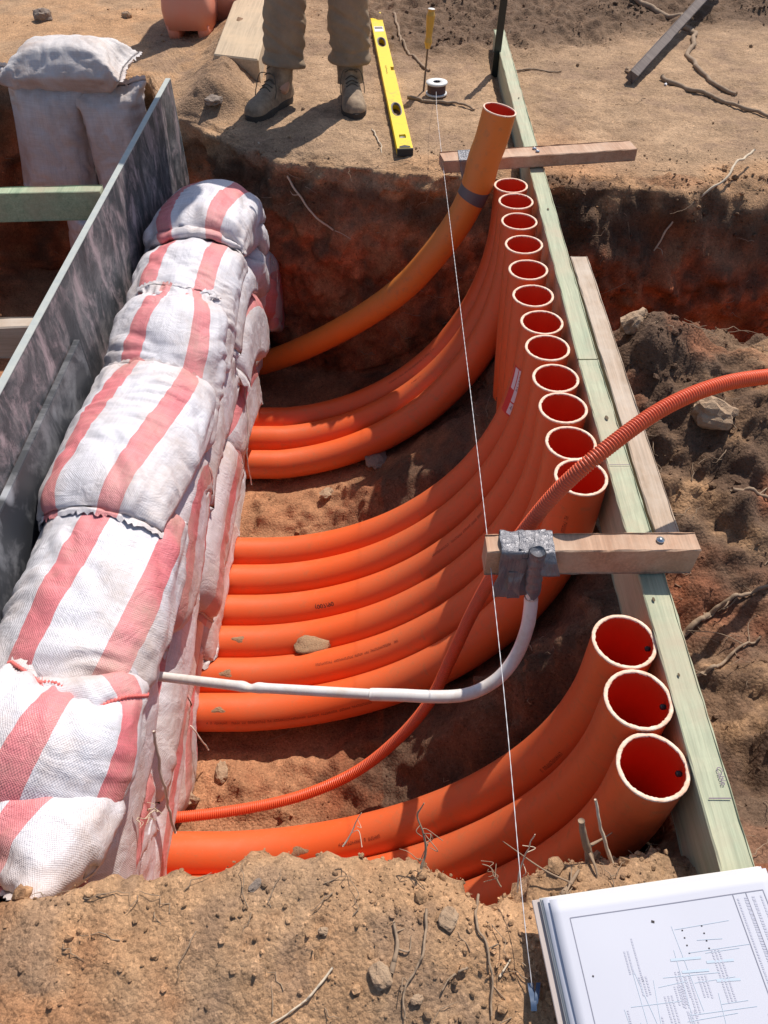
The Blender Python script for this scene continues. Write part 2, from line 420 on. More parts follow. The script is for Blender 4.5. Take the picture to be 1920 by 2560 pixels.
crk = -np.clip(.06-np.abs(fbm(pp*np.array([7, 7, 7])+71, 3)), 0, 1)*.16*(Y < .46)*(depth < .1)*sstep(-.1, .3, n0 if False else fbm(pp*2.7+13, 2))
big = crk+fbm(pp*2.2, 3)*.035*(.35+.65*np.clip(rough_, 0, 1))*(1-.5*trod)
mid = fbm(pp*9+5, 4)*.020*rough_
v1, id1 = voronoi(pp*np.array([17, 17, 17])+fbm(pp*8, 2)[:, None]*.5)
clod = np.clip(.62-v1, 0, 1)*(id1 > .45)*.026*rough_
v2, id2 = voronoi(pp*46+3)
clod2 = np.clip(.6-v2, 0, 1)*(id2 > .35)*.0115*np.clip(rough_, .3, 1.5)
v3, id3 = voronoi(pp*np.array([8., 8, 8])+fbm(pp*5+3, 2)[:, None]*.6)
clod3 = np.clip(.60-v3, 0, 1)*(id3 > .55)*.055*np.clip(rough_-.6, 0, 1.2)
scuff = -np.clip(np.abs(fbm(pp*np.array([5, 11, 5])+60, 3))*-1+.12, 0, 1)*.05*trod
fine = scuff+fbm(pp*60, 3)*.0028*np.clip(rough_, .5, 1.3)
v4, id4 = voronoi(pp*np.array([5.5, 5.5, 7.])+fbm(pp*4+8, 3)[:, None]*.7)
wl_ = (fbm(pp*5.5+31, 3)*.040+np.clip(.55-v4, 0, 1)*(id4-.35)*.11)*wallm*(Y > 2.7)
heap = (np.clip(.6-v3, 0, 1)*(id3 > .3)*.045+fbm(pp*13+4, 4)*.012)*right*(depth < .45)
amp = big+mid+clod+clod2+clod3+fine+wl_+heap
# keep soil out of the pipes' bed and off the board
guard = sstep(.0, .06, np.abs(X-.515))*.8+.2
pipezone = (Y > .46)*(Y < 2.95)*(X > -.5)*(X < .54)*(depth > .08)*(1-sstep(.1, .0, depth))
free = ((Y > .86) & (Y < 1.06)) | ((Y > 1.86) & (Y < 2.12) & (X < .30))
amp = np.where((pipezone > 0) & (amp > .012) & ~free, .012+(amp-.012)*.25, amp)
amp = amp + np.where(free & (pipezone > 0), (fbm(pp*10+2, 4)*.018+np.clip(.6-v1, 0, 1)*(id1 > .3)*.035), 0)
# mound shapes on the near bank and right spoil heap
Zadd = .020*np.exp(-(((X+.05)/.24)**2+((Y-.34)/.13)**2)) + .012*np.exp(-(((X+.45)/.2)**2+((Y-.3)/.12)**2)) - .05*np.exp(-(((X-.20)/.07)**2+((Y-.40)/.05)**2))
Zadd = Zadd + (.12*np.exp(-(((X-.76)/.13)**2+((Y-1.83)/.12)**2)) + .05*np.exp(-(((X-1.05)/.25)**2+((Y-1.6)/.25)**2)) - .08*np.exp(-(((X-.66)/.08)**2+((Y-1.0)/.35)**2)))*(X > .54)
# spoil between the pipe groups under the rail
between = np.exp(-((Y-.97)/.11)**2)*sstep(.02, .35, X)*(1-sstep(.47, .5, X))*sstep(.0, .12, depth)
Zadd = Zadd + between*.20
between2 = np.exp(-((Y-2.02)/.2)**2)*sstep(-.2, .15, X)*(1-sstep(.3, .40, X))*sstep(.3, .5, depth)
Zadd = Zadd + between2*.10
lump = (np.exp(-(((X+.33)/.3)**2+((Y-2.02)/.13)**2))*.05 + np.exp(-(((X+.38)/.2)**2+((Y-.97)/.08)**2))*.04)*sstep(.7, .9, depth)
Zadd = Zadd + lump
Zadd = Zadd + ridge*.10*sstep(3.35, 3.6, Y)
amp = amp*fade.ravel()
pp = pp + Nn.reshape(-1, 3)*amp[:, None]
pp[:, 2] += Zadd*fade.ravel()
P = pp.reshape(NX, NY, 3)
# soil types, with shade under the conduits painted into the pit colours
TAN = np.array([.46, .27, .145]); CLAY = np.array([.39, .125, .055]); DARK = np.array([.095, .056, .036]); GREY = np.array([.375, .245, .148])
BRN = np.array([.19, .12, .078]); SAND = np.array([.40, .20, .105]); RUST = np.array([.42, .19, .09])
n0 = fbm(pp*3.1+9, 4); n1 = fbm(pp*1.1+2, 3); n2_ = fbm(pp*11+1, 3)
def mixc(a, b, t): return a*(1-t[:, None])+b*t[:, None]
C = np.repeat(TAN[None], len(pp), 0)
C = mixc(C, GREY[None], sstep(-.15, .35, n0)*.65)
C = mixc(C, np.array([.44, .215, .105])[None], sstep(.05, -.4, n1+.3*n2_)*(Y < .6)*.8)
C = mixc(C, (BRN*1.25)[None], sstep(.12, .5, n2_+n0*.5)*(Y < .6)*.55)
C = mixc(C, GREY[None], sstep(3.0, 3.1, Y)*sstep(-.75, -.5, X)*.85)
C = mixc(C, RUST[None], np.exp(-(((X-.66)/.25)**2+((Y-3.1)/.25)**2))*.5)
C = mixc(C, (BRN*1.3)[None], trod*sstep(.05, .45, n2_*.6+n0)*.6)
C = mixc(C, np.array([.47,.31,.19])[None], trod*sstep(-.05, -.45, n0)*.5)
C = mixc(C, DARK[None]*1.1, backrough*.8)
C = mixc(C, BRN[None], ridge*.6)
C = mixc(C, BRN[None], right*(Y < 2.8)*sstep(-.35, .1, n0+.25)*.95)
C = mixc(C, (DARK*1.15)[None], right*sstep(-.45, .15, n2_*.6+n1*.5)*.85)
C = mixc(C, (CLAY*.9)[None], right*sstep(.1, .5, n0-n2_*.3)*.5)
C = mixc(C, TAN[None]*.95, right*sstep(.85, 1.2, X+n0*.15)*sstep(1.3, 1.7, Y)*(depth < .3)*.6)
topsoil = sstep(.05, .12, depth+n2_*.05)*(1-sstep(.16, .34, depth+n0*.10))
C = mixc(C, DARK[None]*1.05, topsoil*(1-right*.3)*.85*(X < .52)*(Y > 2.3)+topsoil*.8*(X >= .52)*(Y > 1.95))
cl = sstep(.14, .36, depth+n0*.10)
n3_ = fbm(pp*7+40, 4)
clay = CLAY[None]*(1+.45*np.clip(n2_, -1, 1)[:, None])
clay = mixc(clay, (DARK*1.1)[None], sstep(.10, .45, n3_)*.7); clay = mixc(clay, (RUST*.95)[None], sstep(-.12, -.5, n3_)*.65)
C = C*(1-cl[:, None]) + clay*cl[:, None]
fl = floor_*sstep(.0, -.3, X-.25*n0)
C = mixc(C, SAND[None], np.clip(fl, 0, 1)*.9)
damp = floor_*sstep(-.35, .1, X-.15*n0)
C = mixc(C, DARK[None]*.85, np.clip(damp, 0, 1)*.75)  # damp floor, darkened further to paint in the shade under the conduits
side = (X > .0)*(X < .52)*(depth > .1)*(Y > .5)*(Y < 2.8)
C = mixc(C, (DARK*1.25)[None], side*.9)  # shade cast by the conduits, painted as darker soil
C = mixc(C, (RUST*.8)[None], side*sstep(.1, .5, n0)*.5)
C = mixc(C, BRN[None], (Y < .62)*(Y > .44)*(depth > .06)*(depth < .4)*.6)
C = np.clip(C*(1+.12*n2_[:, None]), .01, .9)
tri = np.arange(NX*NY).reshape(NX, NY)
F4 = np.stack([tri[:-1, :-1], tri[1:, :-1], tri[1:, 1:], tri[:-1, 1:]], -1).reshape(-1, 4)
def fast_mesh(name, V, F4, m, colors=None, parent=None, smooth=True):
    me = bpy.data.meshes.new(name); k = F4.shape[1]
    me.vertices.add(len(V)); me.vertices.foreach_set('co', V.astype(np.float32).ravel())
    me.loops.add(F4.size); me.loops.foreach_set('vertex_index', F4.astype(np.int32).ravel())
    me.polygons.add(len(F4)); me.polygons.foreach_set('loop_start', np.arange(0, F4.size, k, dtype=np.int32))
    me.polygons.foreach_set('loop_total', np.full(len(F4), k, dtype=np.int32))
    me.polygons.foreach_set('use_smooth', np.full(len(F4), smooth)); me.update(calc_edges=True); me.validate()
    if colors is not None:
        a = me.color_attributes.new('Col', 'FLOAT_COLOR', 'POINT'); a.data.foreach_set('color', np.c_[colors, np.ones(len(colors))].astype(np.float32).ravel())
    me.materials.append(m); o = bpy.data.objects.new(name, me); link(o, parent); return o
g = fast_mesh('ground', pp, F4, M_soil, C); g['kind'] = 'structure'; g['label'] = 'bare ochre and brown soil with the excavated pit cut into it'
print('terrain', NX, NY, round(time.time()-T0, 1))
from mathutils.bvhtree import BVHTree
# ground height lookup on a coarse raster (top surface)
GXs, GYs = np.arange(-2.6, 2.6, .012), np.arange(-.2, 6.0, .012)
HG = np.full((len(GXs), len(GYs)), -9.)
ix = np.clip(((pp[:, 0]+2.6)/.012).astype(int), 0, len(GXs)-1); iy = np.clip(((pp[:, 1]+.2)/.012).astype(int), 0, len(GYs)-1)
ok = (np.abs(pp[:, 0]) < 2.6) & (pp[:, 1] > -.2) & (pp[:, 1] < 6)
np.maximum.at(HG, (ix[ok], iy[ok]), pp[ok, 2])
for _ in range(4):
    q = np.maximum.reduce([np.roll(HG, 1, 0), np.roll(HG, -1, 0), np.roll(HG, 1, 1), np.roll(HG, -1, 1)]); HG = np.where(HG < -5, q, HG)
def gz(x, y):
    i = int(np.clip((x+2.6)/.012, 0, len(GXs)-1)); j = int(np.clip((y+.2)/.012, 0, len(GYs)-1)); return float(HG[i, j])

# loose clods and gravel lying on the soil: nobody could count them
def ico(sub):
    import bmesh
    bm = bmesh.new(); bmesh.ops.create_icosphere(bm, subdivisions=sub, radius=1); V = np.array([v.co[:] for v in bm.verts]); bm.verts.index_update()
    F = np.array([[v.index for v in f.verts] for f in bm.faces]); bm.free(); return V, F
I1 = ico(1); I2 = ico(2); I3 = ico(3)
def rock_shape(base, seed, amt=.35):
    V, F = base; s = seed*3.7
    r = 1+amt*perlin(V*1.3+s)+amt*.5*perlin(V*2.9+s)
    W = V*r[:, None]*np.array([1, .8+.3*math.sin(seed), .65+.2*math.cos(seed*2)]); W = np.clip(W, -.92, .92)
    return W, F
def scatter(name, weight, count, rlo, rhi, base, seed, tint, label):
    rng = np.random.default_rng(seed)
    vis = ok & (np.abs(pp[:, 0]) < 2.3) & (pp[:, 1] > .1) & (pp[:, 1] < 5.6)
    cell = np.zeros((NX, NY)); dx = np.gradient(cols)[:, None]; dyz = np.linalg.norm(np.gradient(P, axis=1), axis=-1)
    area = (dx*dyz).ravel()
    wgt = np.where(vis, weight*area, 0); wgt = np.clip(wgt, 0, None); wgt /= wgt.sum()
    idx = rng.choice(len(pp), count, p=wgt)
    shapes = [rock_shape(base, k+seed) for k in range(7)]
    nb, nf = len(base[0]), len(base[1])
    VV = np.empty((count, nb, 3)); CC = np.empty((count, nb, 3))
    a = rng.uniform(0, 2*PI, count); t = rng.uniform(-.6, .6, count); r = rlo*(rhi/rlo)**(rng.power(.5, count)*1.0)
    r = rlo+(rhi-rlo)*rng.power(.45, count)**2.2
    NN = Nn.reshape(-1, 3)[idx]
    for i in range(count):
        W = shapes[i % 7][0]; ca, sa, ct, st = math.cos(a[i]), math.sin(a[i]), math.cos(t[i]), math.sin(t[i])
        R = np.array([[ca, -sa*ct, sa*st], [sa, ca*ct, -ca*st], [0, st, ct]])
        VV[i] = (W @ R.T)*r[i] + pp[idx[i]] + NN[i]*r[i]*.35 + rng.uniform(-.004, .004, 3)*np.array([1, 1, 0])
    CC[:] = np.clip(C[idx]*rng.uniform(*tint, (count, 1)), 0, .8)[:, None, :]
    FF = (base[1][None]+(np.arange(count)*nb)[:, None, None]).reshape(-1, 3)
    o = fast_mesh(name, VV.reshape(-1, 3), FF, M_soil, CC.reshape(-1, 3), smooth=False)
    o['kind'] = 'stuff'; o['label'] = label; return o
clear = (1-.93*trod)*(1-.9*pipezone*(X > -.3))
spot = sstep(.0, .5, fbm(np.stack([X, Y, Z], 1)*3.3+20, 3))
wt = (.25+1.6*spot)*clear*(1+2.2*right+2.*backrough+2.5*ridge+1.2*nearg)
edge = np.exp(-((Y-3.05)/.12)**2)*(depth < .12)*(X > -.7)
wt = wt*(1-.85*leftfar)+nearg*(2.+14*rubble)+edge*1.0+floor_*.5*(X < .1)
scatter('loose_gravel', wt, 34000, .0011, .0058, I1, 11, (.60, 1.3), 'fine gravel and crumbs of soil scattered over the ground and banks')
scatter('loose_clods', np.clip(wt-nearg*(2.+14*rubble), 0, None)*(.25+wallm*1.0+right*2.0+ridge+backrough+spot*.9)+nearg*9*rubble, 6500, .0035, .015, I1, 12, (.65, 1.2), 'loose clods of earth on the pit walls and spoil heap')
print('scatter', round(time.time()-T0, 1))

# ------------------------------------------------------------------ orange conduits
def pipe_surface(P, r, s, a, up=(0,1,0)):
    """points on a pipe: s arc length (m) from the rim, a angle"""
    d = np.r_[0, np.cumsum(np.linalg.norm(np.diff(P, axis=0), axis=1))]; T, U, W = frames(P, up)
    I = lambda A: np.stack([np.interp(s, d, A[:, k]) for k in range(3)], -1)
    c, u, w_ = I(P), I(U), I(W)
    return c + r*(np.cos(a)[:, None]*u+np.sin(a)[:, None]*w_)
def conduit_path(x, y, yb, zr=ZR, zb=ZB, R=RB, lean=0.):
    pts = [(x, y, zr)]; s0 = zr-zb-R
    for k in range(1, 4): pts.append((x, y, zr-s0*k/4))
    for k in range(0, 41):
        t = k/40*PI/2; pts.append((x-R+R*math.cos(t), y+(yb-y)*(k/40)**1.3, zb+R-R*math.sin(t)))
    xe = x-R
    for k in range(1, 7): pts.append((xe-(xe+.95)*k/6, yb, zb))
    return resample(np.array(pts), 72)
def make_conduit(P, label, r=RP, wall=.0056, m=M_pipe, group=None, cut=M_cut, seed=0, rimw=None, socket=0):
    t = thing('orange_conduit', label, 'conduit', tuple(P[0]), 0, group)
    L = np.array(P[0]); n = 40; rr = np.full(len(P), r)
    if socket: rr = rr + .004*(np.arange(len(P)) < socket)
    V, F = tube(P, rr, n, caps=False)
    mesh_obj('pipe_body', V-L, F, m, t)
    rin = rr-wall; Pin = P.copy()
    V, F = tube(Pin, rin, n, caps=False, flip=True)
    k = (len(P)-1)*n; F.append(list(range(k, k+n)))
    mesh_obj('bore', V-L, F, M_pipe_in, t)
    # cut face: slightly ragged ring with a burr standing proud
    rng = np.random.default_rng(seed+50); T, U, W = frames(P, (0,1,0)); na = 96; a = np.linspace(0, 2*PI, na, endpoint=False)
    rag = .0005*np.sin(a*3+seed)+rng.normal(size=na)*.00022; r0 = rr[0]
    rings = [(r0-.0002, -.0025), (r0+.0006, .0006), (r0-.001, .0016), (r0-wall+.0008, .0016), (r0-wall-.0008, .0004), (r0-wall+.0002, -.003)]
    VV = []
    for q, (ra, h) in enumerate(rings):
        rad = ra + (rag*.8 if 1 <= q <= 4 else 0)+(rng.normal(size=na)*.0005 if q in (4,) else 0)
        VV.append(P[0]-T[0]*h + np.asarray(rad)[..., None]*(np.cos(a)[:, None]*U[0]+np.sin(a)[:, None]*W[0]) if np.ndim(rad) else P[0]-T[0]*h + rad*(np.cos(a)[:, None]*U[0]+np.sin(a)[:, None]*W[0]))
    VV = np.concatenate(VV); FF = [[q*na+j, q*na+(j+1) % na, (q+1)*na+(j+1) % na, (q+1)*na+j] for q in range(5) for j in range(na)]
    mesh_obj('cut_rim', VV-L, FF, cut, t)
    return t
rims = [(.433,2.613,2.50),(.435,2.489,2.38),(.431,2.36,2.235),(.425,2.199,None),(.421,2.058,None),(.416,1.913,None),
        (.424,1.789,1.775),(.420,1.664,1.650),(.423,1.542,1.520),(.422,1.424,1.395),(.422,1.306,1.275),(.424,1.190,1.150),
        (.430,.775,.735),(.428,.657,.622),(.426,.541,.500)]
GL = 'long bent conduits in the row of twelve against the rail'
lab = {0:'conduit whose cut end is farthest back in the long row, before the far crossbar',
 1:'conduit with the second rim from the back of the long row by the rail',
 2:'third conduit from the back, lowest of the three bends in the shaded pit end',
 3:'fourth conduit from the back of the long row, dropping straight into dark soil',
 4:'fifth conduit from the back of the long row, dropping straight into soil',
 5:'sixth conduit from the back, next behind the one with the sticker',
 6:'conduit with the red and white sticker, first of the six in the middle bundle',
 7:'second conduit of the middle bundle, just in front of the one with the sticker',
 8:'third conduit of the middle bundle, small black handwriting near the sandbags',
 9:'fourth conduit of the middle bundle, with mud where it leaves the sandbags',
 10:'fifth conduit of the middle bundle, a clump of sand in the groove behind it',
 11:'nearest conduit of the middle bundle, its rim crossed by the corrugated hose',
 12:'orange conduit farthest back of the three big nearest rims',
 13:'orange conduit in the middle of the three nearest rims',
 14:'orange conduit with the largest, nearest rim beside the rail in the foreground'}
PATHS = {}; COND = {}
for i, (x, y, yb) in enumerate(rims):
    if yb is None:
        P_ = resample(catmull([(x, y, ZR), (x+.004, y, -.1), (x+.015, y, -.35), (x+.03, y, -.62)], 10), 24)
    else:
        P_ = conduit_path(x, y, yb)
    P_[:, 2] += (0, .003, -.002, .004)[i % 4]*np.linspace(1, 0, len(P_))
    PATHS[i] = P_; COND[i] = make_conduit(P_, lab[i], seed=i)
# the single weathered conduit taped to the far crossbar
PS = resample(catmull([(.369,2.62,.321),(.352,2.62,.231),(.333,2.62,.164),(.317,2.62,.079),(.264,2.63,-.059),(.173,2.65,-.213),(.056,2.69,-.375),(-.134,2.75,-.558),(-.385,2.82,-.745),(-.607,2.86,-.85),(-.93,2.88,-.90)], 10), 90)
PATHS[15] = PS
COND[15] = make_conduit(PS, 'single weathered conduit rising above the rest with a grey tape band', r=.0505, wall=.004, m=M_pipe_old, seed=15, socket=12)

def on_pipe(P, r, V2, s0, a0, flip=1):
    """wrap flat (x along pipe, y round it) verts on the pipe surface"""
    V2 = np.asarray(V2); return pipe_surface(P, r, s0+flip*V2[:, 0], a0+V2[:, 1]/r)
def child_on(t, name, V, F, m, smooth=False):
    return mesh_obj(name, np.asarray(V)-np.array(t.location), F, m, t, smooth)
def quad_grid(w_, h_, nx=12, ny=8, x0=0, y0=0):
    xs = np.linspace(x0, x0+w_, nx); ys = np.linspace(y0, y0+h_, ny)
    V = np.array([(x, y, 0) for x in xs for y in ys]); F = [[i*ny+j, (i+1)*ny+j, (i+1)*ny+j+1, i*ny+j+1] for i in range(nx-1) for j in range(ny-1)]
    return V, F
# angle: up=(0,1,0) so a=0 is +Y, sin part along W = T x U
def strip_print(i, s0, a0, length, hgt, m=M_print, seed=0, r=None):
    rng = np.random.default_rng(seed); t = COND[i]; parts = []; x = 0; rr = (r or RP)+.0004
    while x < length:
        if rng.random() < .16: x += hgt*.7; continue
        wd = hgt*rng.uniform(.35, .6)
        for q in range(3):
            if q == 0: v, f = quad_grid(wd*.25, hgt, 2, 4, x, 0)
            elif q == 1: v, f = quad_grid(wd, hgt*.2, 2, 2, x, rng.choice([0, .4, .8])*hgt)
            else: v, f = quad_grid(wd*.25, hgt*rng.uniform(.4, 1), 2, 4, x+wd*.75, 0)
            parts.append((v, f))
        x += wd+hgt*.22
    V, F = join(*parts); child_on(t, 'printed_line', on_pipe(PATHS[i], rr, V, s0, a0), F, m)
strip_print(10, .9, PI*1.36, .30, .008, seed=9); strip_print(8, .5, PI*1.37, .25, .008, seed=10); strip_print(0, .7, PI*1.3, .25, .007, seed=12)
strip_print(11, 1.02, PI*1.12, .52, .0085, seed=1)
strip_print(11, .07, PI*1.13, .16, .009, seed=2)
strip_print(12, .34, PI*1.16, .10, .009, seed=3)
strip_print(13, .95, PI*1.14, .14, .010, seed=4)
strip_print(1, .78, PI*1.4, .05, .007, seed=5)
strip_print(12, .98, PI*1.3, .12, .009, seed=6)
# red and white sticker with handwriting on the seventh conduit
t = COND[6]; S0, A0 = .13, PI*1.10; rr = RP+.0005
st = child_on(t, 'sticker', on_pipe(PATHS[6], rr, quad_grid(.17, .060, 20, 10)[0], S0, A0), quad_grid(.17, .060, 20, 10)[1], M_redlabel, True)
st['label'] = 'red and white sticker with handwriting'
fields = [(.004,.020,.115,.016),(.004,.002,.115,.016),(.124,.020,.040,.016),(.124,.002,.040,.016),(.004,.039,.075,.014)]
vf = []
for (fx, fy, fw, fh) in fields: vf.append(quad_grid(fw, fh, 14, 4, fx, fy))
for v, f in vf: mesh_obj('label_field', on_pipe(PATHS[6], rr+.0004, v, S0, A0)-np.array(t.location), f, M_label, st, False)
vf = []; rng = np.random.default_rng(5)
for (x0, y0, n_) in ((.012,.006,7),(.060,.006,4),(.016,.024,7),(.062,.024,3),(.130,.006,3),(.132,.024,3)):
    for k in range(n_):
        a_ = rng.uniform(-.5, .5)
        v, f = quad_grid(.0012, rng.uniform(.005, .009), 2, 3); v = v.copy(); v[:, 0] += v[:, 1]*math.tan(a_)+x0+k*.0052; v[:, 1] += y0+rng.uniform(-.001, .001); vf.append((v, f))
        v, f = quad_grid(.0042, .0010, 3, 2, x0+k*.0052, y0+rng.uniform(0, .006)); vf.append((v, f))
V, F = join(*vf); o = mesh_obj('handwriting', on_pipe(PATHS[6], rr+.0008, V, S0, A0)-np.array(t.location), F, M_ink, st, False); o['kind'] = 'stuff'
# handwriting on the ninth
V, F = text_vf('(007/90', .022); V = V.copy(); V[:, 1] *= .9
child_on(COND[8], 'handwriting', on_pipe(PATHS[8], RP+.0006, V*np.array([-1, -1, 1]), 1.22, PI*1.31), F, M_ink)
# tape band on the single conduit
d_ = .262
sb = np.linspace(.185, .30, 10); ab = np.linspace(0, 2*PI, 41)[:-1]
V = np.concatenate([pipe_surface(PS, .0505+.0016, np.clip(s_+.010*np.sin(ab+.6), 0, 9), ab) for s_ in sb]); na = 40
F = [[q*na+j, q*na+(j+1) % na, (q+1)*na+(j+1) % na, (q+1)*na+j] for q in range(9) for j in range(na)]
child_on(COND[15], 'tape_band', V, F, M_tapeg, True)
# bolts inside the three near rims
for i in (12, 13, 14):
    t = COND[i]; p = pipe_surface(PATHS[i], RP-.010, np.array([.022]), np.array([PI*1.5+.35 if False else 0.2]))[0]
    Tt, U, W = frames(PATHS[i]); a_ = -.15
    best = None
    for a_ in np.linspace(0, 2*PI, 40):
        q = pipe_surface(PATHS[i], RP-.009, np.array([.022]), np.array([a_]))[0]
        if best is None or q[0] > best[0]: best = (q[0], a_, q)
    q = best[2]; V, F = lathe([(0,.006),(.0035,.006),(.005,.004),(.005,0),(.003,-.004),(0,-.004)], 12)
    V = V[:, [2, 1, 0]]*np.array([-1, 1, 1]); child_on(t, 'screw', V+q, F, M_rubber, True)
print('pipes', round(time.time()-T0, 1))

# ------------------------------------------------------------------ sandbags, filled and settled one on another
BX0, BY0, BD = -1.05, -.5, .0125
BNX, BNY = int(1.6/BD), int(4.6/BD)
HM = np.full((BNX, BNY), -.93)
HM[int((-.56-BX0)/BD):] = -1.05
for i in list(range(0, 3))+list(range(6, 15)):
    yb = rims[i][2]; yy = BY0+np.arange(BNY)*BD; d = np.abs(yy-yb); top = ZB+np.sqrt(np.clip(RP**2-d**2, 0, None))
    HM = np.where((d < RP)[None, :], np.maximum(HM, top[None, :]), HM)
def hsamp(H, x, y):
    fx = np.clip((x-BX0)/BD, 0, BNX-1.001); fy = np.clip((y-BY0)/BD, 0, BNY-1.001)
    i = fx.astype(int); j = fy.astype(int); u = fx-i; v = fy-j
    return (H[i, j]*(1-u)+H[i+1, j]*u)*(1-v)+(H[i, j+1]*(1-u)+H[i+1, j+1]*u)*v
def simulate_bag(L, W, cx, cy, yaw, nu, nv, H=None, fill=.6, steps=70, iters=7, xmin=-.805, xmax=9., seed=0, neck=0, flap=1, drop=.03, grav=9.8, tilt=0.):
    rng = np.random.default_rng(seed)
    du, dv = L/(nu-1), W/(nv-1)
    u = np.linspace(-L/2, L/2, nu); v = np.linspace(-W/2, W/2, nv)
    Ug, Vg = np.meshgrid(u, v, indexing='ij')
    rv = np.full(nu, dv)                                        # rest spacing across, per row (a tied neck gathers)
    if neck:
        for k in range(nu):
            rv[k] = dv*(1-.86*math.exp(-((k-neck)/1.6)**2))
    ca, sa = math.cos(yaw), math.sin(yaw)
    X0 = cx+ca*Vg-sa*Ug; Y0 = cy+sa*Vg+ca*Ug
    if H is not None:
        base = hsamp(H, X0.ravel(), Y0.ravel()).reshape(X0.shape)
        z = np.full(X0.shape, 0.)
        # start draped: smooth upper envelope
        b = base.copy()
        for _ in range(10): b = np.maximum(b, (np.roll(b,1,0)+np.roll(b,-1,0)+np.roll(b,1,1)+np.roll(b,-1,1))/4*1.0-.002)
        z = np.maximum(b, np.percentile(base, 45))+drop
    else: z = np.zeros(X0.shape)
    Pz = .012*np.cos(Ug/L*PI)*np.cos(Vg/W*PI)
    A = np.stack([np.stack([X0, Y0, z+Pz], -1), np.stack([X0, Y0, z-Pz*.3], -1)])
    A[..., :2] += rng.normal(size=A[..., :2].shape)*du*.04
    Vel = np.zeros_like(A)
    weld = np.zeros((nu, nv), bool); weld[:, 0] = weld[:, -1] = True; weld[:flap+1] = True; weld[nu-1-flap:] = True
    V0 = L*W*W*.5*.5*fill*.62
    dt = 1/50.
    diag = math.hypot(du, dv)
    rvm = (rv[:-1]+rv[1:])/2; rdiag = np.sqrt(du*du+rvm**2)
    def solve(a, b, rest, kc):
        d = b-a; l = np.sqrt((d*d).sum(-1))+1e-9
        e = (l-rest)/l; e = np.where(e > 0, e*.5, e*.5*kc); c = d*e[..., None]; a += c; b -= c
    for stp in range(steps):
        Vel[..., 2] -= grav*dt; Vel *= .93
        Q = A + Vel*dt
        for it in range(iters):
            kc = .12
            for o in (0, 1):
                solve(Q[:, o:-1:2], Q[:, o+1::2], du, kc)
                solve(Q[:, :, o:-1:2], Q[:, :, o+1::2], rv[None, :, None], kc)
            if it % 2 == 0:
                for o in (0, 1):
                    solve(Q[:, o:-1:2, :-1], Q[:, o+1::2, 1:], rdiag[o::2][None, :, None]*1.01, .04)
                    solve(Q[:, o:-1:2, 1:], Q[:, o+1::2, :-1], rdiag[o::2][None, :, None]*1.01, .04)
                # bending
                for o in (0, 1, 2):
                    a_, b_ = Q[:, o:-2:3], Q[:, o+2::3]; m_ = min(a_.shape[1], b_.shape[1]); a_, b_ = a_[:, :m_], b_[:, :m_]
                    d = b_-a_; l = np.sqrt((d*d).sum(-1))+1e-9; e = np.minimum((l-1.8*du)/l, 0)*.12; c = d*e[..., None]; a_ += c; b_ -= c
                    a_, b_ = Q[:, :, o:-2:3], Q[:, :, o+2::3]; m_ = min(a_.shape[2], b_.shape[2]); a_, b_ = a_[:, :, :m_], b_[:, :, :m_]
                    d = b_-a_; l = np.sqrt((d*d).sum(-1))+1e-9; e = np.minimum((l-1.8*rv[None, :, None])/l, 0)*.12; c = d*e[..., None]; a_ += c; b_ -= c
            mean = (Q[0]+Q[1])*.5
            Q[0][weld] = mean[weld]; Q[1][weld] = mean[weld]
            # volume
            d1 = Q[:, 1:, 1:]-Q[:, :-1, :-1]; d2 = Q[:, :-1, 1:]-Q[:, 1:, :-1]; n = .5*np.cross(d1, d2); n[1] *= -1
            cen = (Q[:, 1:, 1:]+Q[:, :-1, :-1]+Q[:, :-1, 1:]+Q[:, 1:, :-1])*.25; ref = cen.mean((0,1,2))
            vol = ((cen-ref)*n).sum()/3.
            sgn = 1. if vol >= 0 or stp > 3 else 1.
            gq = n*.25; G = np.zeros_like(Q); G[:, 1:, 1:] += gq; G[:, :-1, :-1] += gq; G[:, :-1, 1:] += gq; G[:, 1:, :-1] += gq
            mg = (G[0]+G[1]); G[0][weld] = mg[weld]*.5; G[1][weld] = mg[weld]*.5
            vt = V0*min(1., (stp+6)/22.)
            lam = (vt-vol)/((G*G).sum()+1e-12); lam = np.clip(lam, -30, 30); Q += G*lam*.55
            if H is not None:
                h = hsamp(H, Q[..., 0].ravel(), Q[..., 1].ravel()).reshape(Q.shape[:-1])
                pen = h-Q[..., 2]; hit = pen > 0
                Q[..., 2] += np.where(hit, np.minimum(pen, .02), 0)
                fr = hit & True
                Q[..., :2] = np.where(fr[..., None], Q[..., :2]*.45+A[..., :2]*.55, Q[..., :2])
                Q[..., 0] = np.clip(Q[..., 0], xmin, None)
                over = Q[..., 0] > xmax; Q[..., 0] = np.where(over, xmax+(Q[..., 0]-xmax)*.3, Q[..., 0])
        Vel = (Q-A)/dt*.96; sp = np.sqrt((Vel**2).sum(-1, keepdims=True)); Vel *= np.minimum(1, 1.5/(sp+1e-9)); A = Q
    return A, weld
def refine(G):      # one bilinear refinement
    a = G
    b = np.empty((a.shape[0]*2-1, a.shape[1], 3)); b[::2] = a; b[1::2] = (a[1:]+a[:-1])/2
    c = np.empty((b.shape[0], b.shape[1]*2-1, 3)); c[:, ::2] = b; c[:, 1::2] = (b[:, 1:]+b[:, :-1])/2
    return c
def raster(A, H):
    for s in (0, 1):
        g_ = refine(refine(A[s])); q = g_.reshape(-1, 3); i = ((q[:, 0]-BX0)/BD+.5).astype(int); j = ((q[:, 1]-BY0)/BD+.5).astype(int)
        k = (i >= 0) & (i < BNX) & (j >= 0) & (j < BNY); np.maximum.at(H, (i[k], j[k]), q[k, 2])
